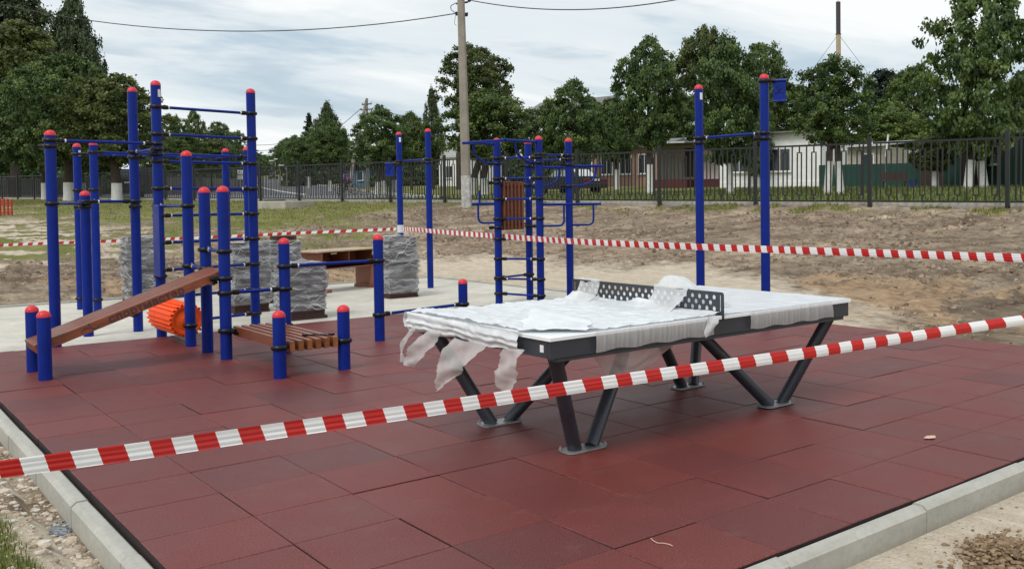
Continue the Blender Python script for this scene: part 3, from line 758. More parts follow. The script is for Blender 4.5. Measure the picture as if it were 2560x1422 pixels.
def ribbon(name, pts, mt, tears=0.012, seed=0, thick=6):
    """strip through (left edge, right edge) pairs"""
    rr = random.Random(seed); L_, R_ = [], []
    k = len(pts)
    def lerp(a, b_, t): return Vector(a).lerp(Vector(b_), t)
    n_ = (k - 1) * 5 + 1; vs = []
    for i in range(n_):
        s_ = i / 5; i0 = min(int(s_), k - 2); t = s_ - i0
        a = lerp(pts[i0][0], pts[i0 + 1][0], t); b_ = lerp(pts[i0][1], pts[i0 + 1][1], t)
        ja, jb = rr.uniform(-1, 1) * tears, rr.uniform(-1, 1) * tears
        d = (b_ - a); a = a + d.normalized() * ja; b_ = b_ - d.normalized() * jb
        for j in range(thick):
            u_ = j / (thick - 1); p_ = a.lerp(b_, u_)
            nrm = Vector((1, -.3, .2)).normalized()
            p_ = p_ + nrm * (.016 * math.sin(u_ * 5 + i * .5 + seed) + .01 * wr(p_.y * 1.3, p_.z, 7))
            vs.append(p_)
    mb = MB(); mb.add(vs, [(i * thick + j, i * thick + j + 1, (i + 1) * thick + j + 1, (i + 1) * thick + j) for i in range(n_ - 1) for j in range(thick - 1)])
    return mb.build(name, mt, fr, angle=180)
x_ = TX - .03
ribbon('torn_strip', [((x_, 5.40, .70), (x_, 5.25, .69)), ((x_ - .04, 5.52, .60), (x_ - .03, 5.31, .60)), ((x_ - .06, 5.60, .51), (x_ - .05, 5.40, .50)), ((x_ - .05, 5.69, .44), (x_ - .05, 5.56, .42))], M_thin, .012, 1)
ribbon('torn_strip', [((x_ - .01, 5.62, .67), (x_ - .01, 5.58, .68)), ((x_ - .05, 5.66, .59), (x_ - .05, 5.63, .59)), ((x_ - .06, 5.71, .52), (x_ - .06, 5.64, .50)), ((x_ - .05, 5.70, .45), (x_ - .05, 5.65, .44))], M_thin, .006, 2, 4)
ribbon('torn_strip', [((x_ - .005, 5.08, .66), (x_ - .005, 4.72, .66)), ((x_ - .05, 5.18, .55), (x_ - .05, 4.80, .57)), ((x_ - .07, 5.24, .47), (x_ - .07, 4.90, .49)), ((x_ - .06, 5.20, .41), (x_ - .06, 5.02, .42)), ((x_ - .06, 5.24, .33), (x_ - .06, 5.18, .33))], M_thin, .014, 3, 8)
ribbon('torn_strip', [((x_ - .005, 4.52, .66), (x_ - .005, 4.34, .67)), ((x_ - .03, 4.55, .58), (x_ - .03, 4.35, .60)), ((x_ - .04, 4.60, .52), (x_ - .04, 4.38, .52)), ((x_ - .03, 4.55, .44), (x_ - .03, 4.42, .44)), ((x_ - .03, 4.52, .40), (x_ - .03, 4.45, .41))], M_thin, .010, 4)
# loose flap standing up from the sheet near the bare corner
ribbon('loose_flap', [((TX + .02, TY + .30, TH + .02), (TX + .30, TY + .02, TH + .008)), ((TX + .12, TY + .42, TH + .075), (TX + .36, TY + .12, TH + .03)), ((TX + .28, TY + .52, TH + .10), (TX + .44, TY + .25, TH + .04)), ((TX + .50, TY + .60, TH + .03), (TX + .52, TY + .40, TH + .02))], M_film, .02, 5, 8)
# film stretched round the long side, in two lengths
def side(x0, x1, name):
    def f_(a, t):
        x = x0 + (x1 - x0) * t; w_ = .004 * math.sin(x * 95) + .005 * wr(x * 3, 2, 5)
        return (x + .02 * a * (1 if t > .96 else 0), TY - .004 - .006 * math.sin(math.pi * a) - abs(w_), TH + .002 - a * (.112 + .006 * math.sin(x * 23)))
    return MB().grid(90, 7, lambda t, a: f_(a, t)).build(name, M_band, fr, angle=180)
side(TX + .31, TX + 1.24, 'side_band'); side(TX + 1.60, TX + 2.46, 'side_band')
ribbon('torn_strip', [((TX + 1.20, TY - .012, TH + .008), (TX + 1.27, TY - .012, TH + .012)), ((TX + 1.19, TY - .020, TH - .06), (TX + 1.29, TY - .018, TH - .04)), ((TX + 1.17, TY - .016, TH - .12), (TX + 1.23, TY - .016, TH - .10))], M_film, .004, 8, 4)
# film sagging below the table
def sag(t, a):
    x = TX + .44 + .78 * t; dep = (.27 * (1 - abs(t - .30) / .70) if t > .30 else .27 * (t / .30) ** .8)
    return (x - .05 * a, TY + .05 + .10 * a + .015 * wr(x, a, 6), TH - .115 - a * max(.004, dep))
MB().grid(26, 12, sag).build('hanging_film', M_sag, fr, angle=180)
# film thrown over the net and over the far half
def over(y0, y1, name, rise, reach, mt):
    def f_(a, t):
        y = y0 + (y1 - y0) * t + (a - .5) * .12
        prof = [(-.16, .012), (-.05, .07), (-.012, NH - .01), (.0, NH + .012 + rise * math.sin(math.pi * t)), (.03, NH + .004 + rise * .8 * math.sin(math.pi * t)), (.12, NH * .55), (reach, .03)]
        s_ = a * (len(prof) - 1); i0 = min(int(s_), len(prof) - 2); k = s_ - i0
        dx = prof[i0][0] * (1 - k) + prof[i0 + 1][0] * k; dz = prof[i0][1] * (1 - k) + prof[i0 + 1][1] * k
        return (XM + dx + .012 * wr(y, a, 6), y, TH + dz + .014 * wr(y * 1.4, a * .6, 6))
    return MB().grid(14, 26, lambda t, a: f_(a, t)).build(name, mt, fr, angle=180)
over(TY + 1.24, TY + 1.48, 'film_over_net', .006, .05, M_thin)
def flap(t, a):
    prof = [(-.13, .010), (-.06, .045), (-.014, .10), (-.004, NH + .004), (.03, NH + .085), (.10, NH + .07), (.17, NH * .62), (.26, .055), (.34, .012)]
    s_ = a * (len(prof) - 1); i0 = min(int(s_), len(prof) - 2); k = s_ - i0; k = k * k * (3 - 2 * k)
    dx = prof[i0][0] * (1 - k) + prof[i0 + 1][0] * k; dz = prof[i0][1] * (1 - k) + prof[i0 + 1][1] * k
    y = TY + .66 - .30 * t - .12 * a; lift = (.55 + .45 * math.sin(math.pi * min(1, t * .8 + .2))) if a > .4 else 1
    return (XM + dx + .010 * wr(y, a, 5), y + .03 * wr(a, t, 3), TH + max(.008, dz * (lift if dz > NH else 1)) + .010 * wr(y * 1.4, a * .8, 5))
M_flap = film('crumpled_film', (.88, .89, .90), .80); MB().grid(18, 44, flap).build('film_over_net', M_flap, fr, angle=180)
def far_sheet(a, t):
    x = XM + .02 + (TX + TL - .004 - XM - .02) * a; y = TY + .004 + (TW - .008) * t
    hump = .085 * math.exp(-((x - XM - .16) / .15) ** 2 - ((y - TY - .52) / .14) ** 2)
    return (x, y, TH + .0035 + hump + .004 * max(0, wr(x, y, 2.6)) + .0025 * ridge(x, y, 22))
MB().grid(52, 34, far_sheet).build('film_sheet', M_film, fr, angle=180)

# ================================================================ stacks of wrapped paving tiles
M_wrap = film('stretch_wrap', (.44, .45, .47), .55, .08, (2, 2, 9), tr=.1)
nt = M_wrap.node_tree; ns = nt.nodes; lk = nt.links        # stretch wrap: cloudy and clear in streaks, strongly creased
tcw = ns.new('ShaderNodeTexCoord'); mpw = ns.new('ShaderNodeMapping'); mpw.inputs['Scale'].default_value = (1.2, 1.2, 6.5); mpw.inputs['Rotation'].default_value = (R(9), R(7), 0); lk.new(tcw.outputs['Object'], mpw.inputs[0])
nw = ns.new('ShaderNodeTexNoise'); nw.inputs['Scale'].default_value = 2.2; nw.inputs['Detail'].default_value = 3; nw.inputs['Roughness'].default_value = .5; nw.inputs['Distortion'].default_value = .7; lk.new(mpw.outputs[0], nw.inputs['Vector'])
rw = ns.new('ShaderNodeValToRGB'); rw.color_ramp.elements[0].position = .36; rw.color_ramp.elements[0].color = (.25, .25, .25, 1); rw.color_ramp.elements[1].position = .66; rw.color_ramp.elements[1].color = (.86, .86, .86, 1); lk.new(nw.outputs['Fac'], rw.inputs[0])
for k in ns:
    if k.type == 'MIX_SHADER' and k.inputs[1].links and k.inputs[1].links[0].from_node.type == 'BSDF_TRANSPARENT': lk.new(rw.outputs[0], k.inputs[0])
    if k.type == 'BUMP': k.inputs['Strength'].default_value = .5; k.inputs['Distance'].default_value = .012; lk.new(nw.outputs['Fac'], k.inputs['Height'])
M_stackt = mat('stacked_rubber', (.050, .020, .018), .8, .3, 20, bump=.3)
def stack(x, y, w, h, label, rz=0.0, topz=0.0, seed=0, bare=2, cap=False):
    rr = random.Random(seed); z0 = -.03
    t = thing('tile_stack', label, 'tile stack', (x, y, z0), 'film-wrapped stacks of spare tiles on the slab', rz)
    base = Matrix.Translation((x, y, 0)) @ Matrix.Rotation(rz, 4, 'Z')
    nl = int(h / .04); sizes = []
    for k in range(nl):
        dx, dy = rr.gauss(0, .006), rr.gauss(0, .006); tw_ = w * (1.03 if k == 0 else 1)
        if k % 5 == 0: bx_, by_ = rr.gauss(0, .016), rr.gauss(0, .016)
        dx += bx_; dy += by_
        MB().bevbox((0, 0, 0), (tw_ - .03, tw_ - .03, .036), .004).build('tile', M_stackt, t, angle=30, world=base @ Matrix.Translation((dx, dy, z0 + .021 + k * .04)) @ Matrix.Rotation(rr.gauss(0, .012), 4, 'Z'))
        sizes.append((dx, dy))
    zb, zt = z0 + bare * .04, z0 + nl * .04 + .012
    def wrap(u_, v_):
        z = zb + (zt - zb) * v_; k = min(nl - 1, max(0, int((z - z0) / .04))); dx, dy = sizes[k]
        a = u_ * 4; e = int(a) % 4; f_ = a - int(a); hw = w / 2
        c = [(-hw, -hw), (hw, -hw), (hw, hw), (-hw, hw)]
        p0, p1 = c[e], c[(e + 1) % 4]; X, Y = p0[0] + (p1[0] - p0[0]) * f_, p0[1] + (p1[1] - p0[1]) * f_
        d = .030 * (1 - abs(noise.noise(Vector((u_ * 5 + seed, z * 8 + u_ * 6, 0))))) ** 3 + .016 * (1 - abs(noise.noise(Vector((u_ * 11 + seed, z * 15 - u_ * 14, 3))))) ** 3 - .014 + .014 * noise.noise(Vector((u_ * 2, z * 5, seed + 5)))
        nx_, ny_ = [(0, -1), (1, 0), (0, 1), (-1, 0)][e]
        rd = 1 - .018 * (max(0, abs(f_ - .5) - .44) / .06)
        return base @ Vector((X * rd + dx + nx_ * d, Y * rd + dy + ny_ * d, z + .012 * math.sin(u_ * 21 + seed) * (v_ > .99)))
    mb = MB(); NU, NV = 81, max(20, int(h * 70)); mb.grid(NU, NV, wrap)
    mb.grid(14, 14, lambda a, b_: base @ Vector(((a - .5) * w * .99 + sizes[-1][0], (b_ - .5) * w * .99 + sizes[-1][1], zt + .012 + .016 * noise.noise(Vector((a * 6, b_ * 6, seed))) + topz * math.exp(-((a - .6) ** 2 + (b_ - .55) ** 2) / .02))))
    mb.cur = 1                                          # white strips for bunched film creases and painted-in specular highlights
    for k in range(70):
        u0 = rr.random() * 4; v0 = rr.random(); ln = rr.uniform(.12, .55); sl = rr.gauss(0, .16); wd2 = rr.uniform(.002, .0065) * (2 if rr.random() < .15 else 1); e0 = int(u0); pts2 = []
        for i in range(9):
            uu = min(e0 + .995, max(e0 + .005, u0 + ln * (i / 8 - .5) * 1.6)) / 4; vv_ = min(.99, max(.01, v0 + sl * (i / 8 - .5) + .03 * math.sin(i * 1.3 + k)))
            c5 = base @ Vector((0, 0, 0)); q5 = Vector(wrap(uu, vv_)); o5 = Vector((q5.x - x, q5.y - y, 0)).normalized() * .006; pts2.append(q5 + o5)
        n5 = len(mb.v); zz5 = [Vector((0, 0, wd2 * math.sin(math.pi * (i + .5) / 9))) for i in range(9)]
        mb.add([p5 - z5 for p5, z5 in zip(pts2, zz5)] + [p5 + z5 for p5, z5 in zip(pts2, zz5)], [(i, i + 1, 10 + i, 9 + i) for i in range(8)])
    mb.build('plastic_wrap', None, t, angle=180, mats=[M_wrap, M_film])
    if cap:
        for k in range(2): MB().bevbox((0, 0, 0), (w * .62, w * .5, .03), .004).build('tile', M_stackt, t, angle=30, world=base @ Matrix.Translation((.10, .05, zt + .035 + k * .034)))
    return t
stack(6.86 + .25, 13.70 + .26, .51, .97, 'tall wrapped stack of tiles beside the wooden desk, at the right of the others', .0, .03, 1)
stack(4.65 + .25, 12.11 + .26, .51, .74, 'lowest wrapped stack of tiles, nearest to the red paving', .0, .05, 2, 3)
stack(4.40 + .26, 13.42 + .26, .51, .99, 'wrapped stack of tiles just behind the lowest stack, its two bottom tiles bare', .02, .0, 3, 3)
stack(5.52, 14.75, .51, .92, 'wrapped stack of tiles with loose dark tiles on top, rearmost of the middle group', .05, .0, 4, 1, True)
stack(3.73 + .26, 16.28 + .26, .51, 1.02, 'leftmost wrapped stack of tiles near the back edge of the slab', -.02, .02, 5, 1)

# ---------------------------------------------------------------- desk
dk = thing('desk', 'reddish wooden desk with open shelves standing at the back of the slab', 'desk', (6.98, 15.85, -.03), rz=R(21))
db = Matrix.Translation((6.98, 15.85, -.03)) @ Matrix.Rotation(R(21), 4, 'Z')
def dpart(name, c, s_, mt=M_deskwood): return MB().bevbox((0, 0, 0), s_, .003).build(name, mt, dk, angle=30, world=db @ Matrix.Translation(c))
dpart('desk_top', (-.02, .02, .70), (1.46, .62, .022), M_ply)
dpart('side_panel', (-.62, 0, .54), (.02, .5, .29)); dpart('side_panel', (.66, 0, .345), (.02, .5, .69)); dpart('back_panel', (.02, .24, .545), (1.26, .014, .28)); dpart('shelf', (.02, 0, .405), (1.26, .48, .018)); dpart('shelf', (.02, 0, .485), (1.26, .48, .016)); dpart('divider', (.02, 0, .59), (.016, .46, .19)); dpart('leg', (.60, -.20, .19), (.10, .05, .40)); dpart('leg', (-.52, .16, .19), (.10, .05, .40)); dpart('foot', (.62, -.06, .03), (.12, .52, .06)); dpart('foot', (-.50, -.02, .03), (.12, .52, .06)); dpart('hanging_strip', (-.36, -.252, .66), (.14, .004, .02), M_ply)

# ================================================================ barrier tape
m, n, l, b = nodes_of('striped_tape')
uvn = n.new('ShaderNodeUVMap'); sx_ = n.new('ShaderNodeSeparateXYZ'); l.new(uvn.outputs[0], sx_.inputs[0])
ph = nmath(n, l, 'FRACT', nmath(n, l, 'ADD', sx_.outputs[0], nmath(n, l, 'MULTIPLY', sx_.outputs[1], .11)))
st = nramp(n, l, nmath(n, l, 'GREATER_THAN', ph, .5), [(0, (.92, .92, .93)), (1, (.58, .022, .020))])
v = mapped(n, l, (1, 1, 8)); st = nmix(n, l, .35, st, nramp(n, l, ntex(n, l, 5, 3, .5, v), [(.3, (.85, .85, .85)), (.7, (1.08, 1.08, 1.08))]), 'MULTIPLY')
l.new(st, b.inputs['Base Color']); b.inputs['Roughness'].default_value = .30; b.inputs['Specular IOR Level'].default_value = .5
tl = n.new('ShaderNodeBsdfTranslucent'); l.new(st, tl.inputs[0]); mx = n.new('ShaderNodeMixShader'); mx.inputs[0].default_value = .22
l.new(b.outputs[0], mx.inputs[1]); l.new(tl.outputs[0], mx.inputs[2]); l.new(mx.outputs[0], n['Material Output'].inputs[0])
M_tape = m
def tape(pts, label, period, width=.062, curl=1.0, sagm=.0, seg=140):
    """a strip through the given points, hanging edge up, slightly rolled"""
    pts = [Vector(p_) for p_ in pts]; ls = [0.0]
    for a, b_ in zip(pts, pts[1:]): ls.append(ls[-1] + (b_ - a).length)
    tot = ls[-1]; K = 9; vs = []; us = []
    for i in range(seg + 1):
        s_ = tot * i / seg; k = max(j for j in range(len(pts) - 1) if ls[j] <= s_ + 1e-6); t = (s_ - ls[k]) / (ls[k + 1] - ls[k])
        a, b_ = pts[max(k - 1, 0)], pts[min(k + 2, len(pts) - 1)]; p0, p1 = pts[k], pts[k + 1]
        q = .5 * ((2 * p0) + (p1 - a) * t + (2 * a - 5 * p0 + 4 * p1 - b_) * t * t + (3 * p0 - a - 3 * p1 + b_) * t ** 3)
        q.z -= sagm * 4 * (i / seg) * (1 - i / seg)
        d = (p1 - p0).normalized(); up = Vector((0, 0, 1)); sd = d.cross(up).normalized()
        roll = curl * smooth(.25, .9, i / seg); tw = .25 * noise.noise(Vector((s_ * .6, 3.3, 0)))
        for j in range(K):
            u_ = j / (K - 1) - .5
            fold = .006 * math.sin(u_ * 19 + 1.2 * noise.noise(Vector((s_ * .5, 0, 0)))) * (1 - roll) + .022 * roll * (math.cos(u_ * 2.6) - .6)
            h = u_ * width * (1 - .18 * roll)
            vs.append(q + up * (h * math.cos(tw)) + sd * (fold + h * math.sin(tw))); us.append((s_ / period, u_))
    mb = MB(); mb.add(vs, [(i * K + j, i * K + j + 1, (i + 1) * K + j + 1, (i + 1) * K + j) for i in range(seg) for j in range(K - 1)])
    me = mb.mesh('barrier_tape', True, 180); uv = me.uv_layers.new(name='UVMap')
    for lp in me.loops: uv.data[lp.index].uv = us[lp.vertex_index]
    return tag(link('barrier_tape', me, M_tape), label, 'barrier tape')
STK, STL = Vector((7.3, 1.35, 1.0)), Vector((-1.5, 4.24, .58))   # stakes beyond the picture that hold the ends
t1 = tape([STL, at(-240, 1208, 3.18), at(0, 1173, 3.3), at(350, 1126, 3.5), at(700, 1075, 3.77), at(1100, 1018, 4.03), at(1500, 958, 4.3), at(2000, 885, 4.65), at(2560, 800, 5.0), STK], 'red and white barrier tape stretched across the front of the table', .16, seg=260)
c0 = Vector((8.22, 15.94, 1.0))
t2 = tape([c0 + Vector((.02, -.07, 0)), at(1240, 590, 14.2), at(1500, 607, 11.9), at(2000, 626, 9.6), at(2560, 645, 7.8), STK + Vector((.01, .02, .02))], 'red and white barrier tape running behind the table towards the right', .165, width=.074, curl=.3, seg=200)
t3 = tape([c0 + Vector((-.06, .05, 0)), at(760, 582, 18.2), at(480, 595, 18.6), at(0, 613, 19.5), at(-420, 634, 20.5)], 'red and white barrier tape running behind the stacks towards the left', .23, width=.055, curl=.1, seg=180)
for tp_, q in ((t1, STL), (t1, STK), (t3, at(-420, 634, 20.5))): MB().tube([(q.x, q.y, T(q.x, q.y) - .1), (q.x, q.y, q.z + .1)], .012, 8).build('stake', M_galv, tp_)
mb = MB(); 
for k in range(3): mb.lathe([(PR + .004, 0), (PR + .007, .025), (PR + .004, .05)], 14, (8.22, 15.94, .93 + k * .045), cap=False)
k_ = mb.mesh('tape_knot', True); kt = link('tape_knot', k_, M_film, Cb.root)
# ================================================================ fence
M_fence = paint('dark_grey_fence_paint', (.011, .012, .014), .5)
FH = 1.555
fence = thing('metal_fence', 'long dark grey metal fence of barred panels between square posts, behind the field', 'fence', (FC[0], FC[1], zfence(0)))
def fpt(u, v=0.0): return Vector((FC[0] + FD[0] * u + FN[0] * v, FC[1] + FD[1] * u + FN[1] * v, 0))
fang = math.atan2(-FD[1], -FD[0])                     # along the fence, away to the left
me_fp = MB().bevbox((0, 0, FH / 2 - .15), (.08, .08, FH + .3), .006).mesh('fence_post', False); me_fp.materials.append(M_fence)
PL = 2.86
mb = MB()
for z in (.13, 1.46): mb.box((0, 0, z), (PL, .025, .045 if z > 1 else .035))
for x in (-PL / 2 + .09, PL / 2 - .09): mb.box((x, 0, .795), (.035, .022, 1.28))
me_rails = mb.mesh('fence_panel', False); me_rails.materials.append(M_fence)
me_bar = MB().box((0, 0, .795), (.025, .025, 1.285)).mesh('fence_bar', False); me_bar.materials.append(M_fence)
mb = MB(); mb.box((0, 0, .205), (.025, .025, .115)); mb.box((0, 0, 1.37), (.025, .025, .135))
for x in (-.055, .055): mb.box((x, 0, .78), (.025, .024, 1.0))
for z in (.27, 1.295): mb.box((0, 0, z), (.135, .025, .025))
me_loop = mb.mesh('fence_loop', False); me_loop.materials.append(M_fence)
step = (PL - .18) / 14
spots = [(-PL / 2 + .09 + step * (k + .5) * 1.0, k) for k in range(14)]
mb = MB()
for z in (.13, 1.46): mb.box((0, 0, z), (PL, .025, .045 if z > 1 else .035))
for x, k in spots:
    if k % 2: mb.box((x, 0, .795), (.025, .025, 1.285))
    else:
        for q in (-.055, .055): mb.box((x + q, 0, .78), (.025, .024, 1.0))
        mb.box((x, 0, .205), (.016, .016, .115)); mb.box((x, 0, .27), (.12, .016, .016)); mb.box((x, 0, 1.295), (.12, .016, .016))
me_far = mb.mesh('fence_panel', False); me_far.materials.append(M_fence)
u = 20.2
us_ = [20.2 - 3 * k for k in range(26)]
for i, u in enumerate(us_):
    p_ = fpt(u); p_.z = zfence(u); link('fence_post', me_fp, None, fence, xf(p_, fang))
    if i + 1 == len(us_): break
    q = fpt(us_[i + 1]); q.z = zfence(us_[i + 1]); c = (p_ + q) / 2; tilt = math.atan2(q.z - p_.z, 3.0)
    w = Matrix.Translation(c) @ Matrix.Rotation(fang, 4, 'Z') @ Matrix.Rotation(-tilt, 4, 'Y') @ Matrix.Diagonal((1, 1, .96, 1))
    if i < 15:
        pn = link('fence_panel', me_rails, None, fence, w)
        for x, k in spots: link('fence_bar', me_bar if k % 2 else me_loop, None, pn, w @ Matrix.Translation((x, 0, 0)))
    else: link('fence_panel', me_far, None, fence, w)
# pale footpath just behind the fence
def strip(name, mt, left, right, lift=.02, n_=60):
    """a sheet laid on the ground between two lines of points"""
    def samp(pts, t):
        pts = [Vector((p_[0], p_[1], 0)) for p_ in pts]; ls = [0]
        for a, b_ in zip(pts, pts[1:]): ls.append(ls[-1] + (b_ - a).length)
        s_ = t * ls[-1]; k = max(j for j in range(len(pts) - 1) if ls[j] <= s_ + 1e-9)
        return pts[k].lerp(pts[k + 1], (s_ - ls[k]) / max(1e-9, ls[k + 1] - ls[k]))
    def fn(t, s_):
        p_ = samp(left, t).lerp(samp(right, t), s_); return (p_.x, p_.y, T(p_.x, p_.y) + lift)
    return kind(MB().grid(n_, 7, fn).build(name, mt), 'structure')
M_path = concrete('path_concrete', (.52, .50, .46)); M_asph = mat('asphalt', (.135, .137, .142), .85, .16, .6, bump=.3, bscale=60)
M_line = mat('road_paint', (.72, .72, .70), .7)
strip('footpath', M_path, [fpt(24, .35), fpt(-9, .35)], [fpt(24, 1.6), fpt(-9, 1.6)], .03)
strip('footpath', M_path, [fpt(-9, .35), fpt(-60, .35)], [fpt(-9, .9), fpt(-60, .9)], .03)
mb = MB()                                             # low concrete footing the fence stands along
for k in range(25):
    pa, pb2 = fpt(24 - k * 3.4, .10), fpt(24 - (k + 1) * 3.4, .10); qa, qb = fpt(24 - k * 3.4, .34), fpt(24 - (k + 1) * 3.4, .34)
    za, zb2 = zfence(24 - k * 3.4), zfence(24 - (k + 1) * 3.4)
    mb.add([(pa.x, pa.y, za - .2), (pb2.x, pb2.y, zb2 - .2), (qb.x, qb.y, zb2 - .2), (qa.x, qa.y, za - .2), (pa.x, pa.y, za + .095), (pb2.x, pb2.y, zb2 + .095), (qb.x, qb.y, zb2 + .095), (qa.x, qa.y, za + .095)], [(4, 5, 6, 7), (0, 1, 5, 4), (2, 3, 7, 6)])
kind(mb.build('fence_footing', M_path, smooth=False), 'structure')
# ---------------------------------------------------------------- street
rl = [(672, 446.5), (650, 449), (620, 454), (585, 461), (540, 470), (490, 478), (430, 486), (360, 492.5)]
rr_ = [(692, 446.5), (705, 449), (735, 454), (775, 460), (825, 467), (885, 476), (960, 487), (1100, 500.5)]
RL = [gp(*q) for q in rl]; RR = [gp(*q) for q in rr_]
strip('street', M_asph, RL, RR, .035, 90)
nearl, nearr = fpt(-32, 1.0), fpt(4, 1.6)
strip('street', M_asph, [fpt(-75, .9), fpt(-40, .9), fpt(-20, .9), fpt(-9, 1.4), fpt(3, 1.4)], [RL[-1], RL[-3], RL[-5].lerp(RR[-4], .5), RR[-3], RR[-1]], .028, 60)
def offset_line(pts, w, sgn):
    out = []
    for i, p_ in enumerate(pts):
        a, b_ = pts[max(0, i - 1)], pts[min(len(pts) - 1, i + 1)]; d = Vector((b_.x - a.x, b_.y - a.y, 0)).normalized(); out.append(p_ + Vector((-d.y, d.x, 0)) * w * sgn)
    return out
def kerb_line(pts, sgn):
    mb = MB(); o_ = offset_line(pts, .22, sgn); n_ = len(pts)
    vs = []
    for p_, q in zip(pts, o_):
        z = T(p_.x, p_.y); vs += [(p_.x, p_.y, z - .02), (p_.x, p_.y, z + .17), (q.x, q.y, z + .17), (q.x, q.y, z - .02)]
    mb.add(vs, [(i * 4 + j, i * 4 + j + 1, i * 4 + 5 + j, i * 4 + 4 + j) for i in range(n_ - 1) for j in range(3)])
    kind(mb.build('street_kerb', M_path, smooth=False), 'structure')
def dense(pts, k=8): return [pts[i].lerp(pts[i + 1], t / k) for i in range(len(pts) - 1) for t in range(k)] + [pts[-1]]
kerb_line(dense(RR), 1); kerb_line(dense(RL), -1)
md = [gp(*q) for q in ((683, 447), (676, 452), (668, 458), (655, 464))] ; 
strip('road_marking', M_line, [gp(*q) for q in ((634, 458), (650, 468), (690, 479), (760, 489.5))], [gp(*q) for q in ((637, 458), (654, 467), (695, 477.3), (768, 487.2))], .05, 30)
# concrete well cover beside the fence
cw = gp(705, 519); wz = T(cw.x, cw.y)
wc = thing('well_cover', 'flat concrete well cover lying in the grass in front of the fence', 'well cover', (cw.x, cw.y, wz))
wd = Matrix.Translation((cw.x, cw.y, wz)) @ Matrix.Rotation(fang + .15, 4, 'Z')
MB().bevbox((0, 0, .08), (2.0, 1.3, .3), .03).build('slab', M_old, wc, angle=30, world=wd); MB().lathe([(.36, .23), (.36, .28), (.33, .29), (.001, .29)], 20, (.25, .1, 0)).build('lid', mat('cast_iron', (.05, .048, .045), .7), wc, world=wd)

# ================================================================ trees
def leaf_mat(name, dark, mid, light, rnd=.14):
    m, n, l, b = nodes_of(name); a = n.new('ShaderNodeAttribute'); a.attribute_name = 'leaf'
    oi = n.new('ShaderNodeObjectInfo')
    c = nramp(n, l, a.outputs['Fac'], [(0, dark), (.5, mid), (.93, light), (1, tuple(min(1, x * 1.5) for x in light))])
    c = nmix(n, l, 1.0, c, nramp(n, l, oi.outputs['Random'], [(0, (1 - rnd, 1 - rnd * .8, 1 - rnd)), (1, (1 + rnd, 1 + rnd * .8, 1 + rnd * .5))]), 'MULTIPLY')
    l.new(c, b.inputs['Base Color']); b.inputs['Roughness'].default_value = .48; b.inputs['Specular IOR Level'].default_value = .35
    tl = n.new('ShaderNodeBsdfTranslucent'); l.new(c, tl.inputs[0]); mx = n.new('ShaderNodeMixShader'); mx.inputs[0].default_value = .28
    l.new(b.outputs[0], mx.inputs[1]); l.new(tl.outputs[0], mx.inputs[2]); l.new(mx.outputs[0], n['Material Output'].inputs[0])
    MATS[name] = m; return m
M_lime = leaf_mat('lime_leaves', (.028, .053, .018), (.080, .130, .038), (.18, .245, .072))
M_bright = leaf_mat('bright_leaves', (.042, .072, .018), (.096, .148, .036), (.20, .25, .060))
M_olive = leaf_mat('olive_leaves', (.034, .051, .014), (.082, .110, .028), (.17, .195, .054))
M_birch = leaf_mat('birch_leaves', (.038, .060, .028), (.080, .112, .046), (.15, .18, .075))
M_spruce = leaf_mat('spruce_needles', (.010, .020, .013), (.020, .036, .021), (.04, .058, .03))
M_bark = mat('bark', (.060, .046, .034), .95, .4, 14, bump=.9, bscale=30); M_wash = mat('whitewash', (.62, .62, .60), .9, .14, 9, bump=.5, bscale=25)
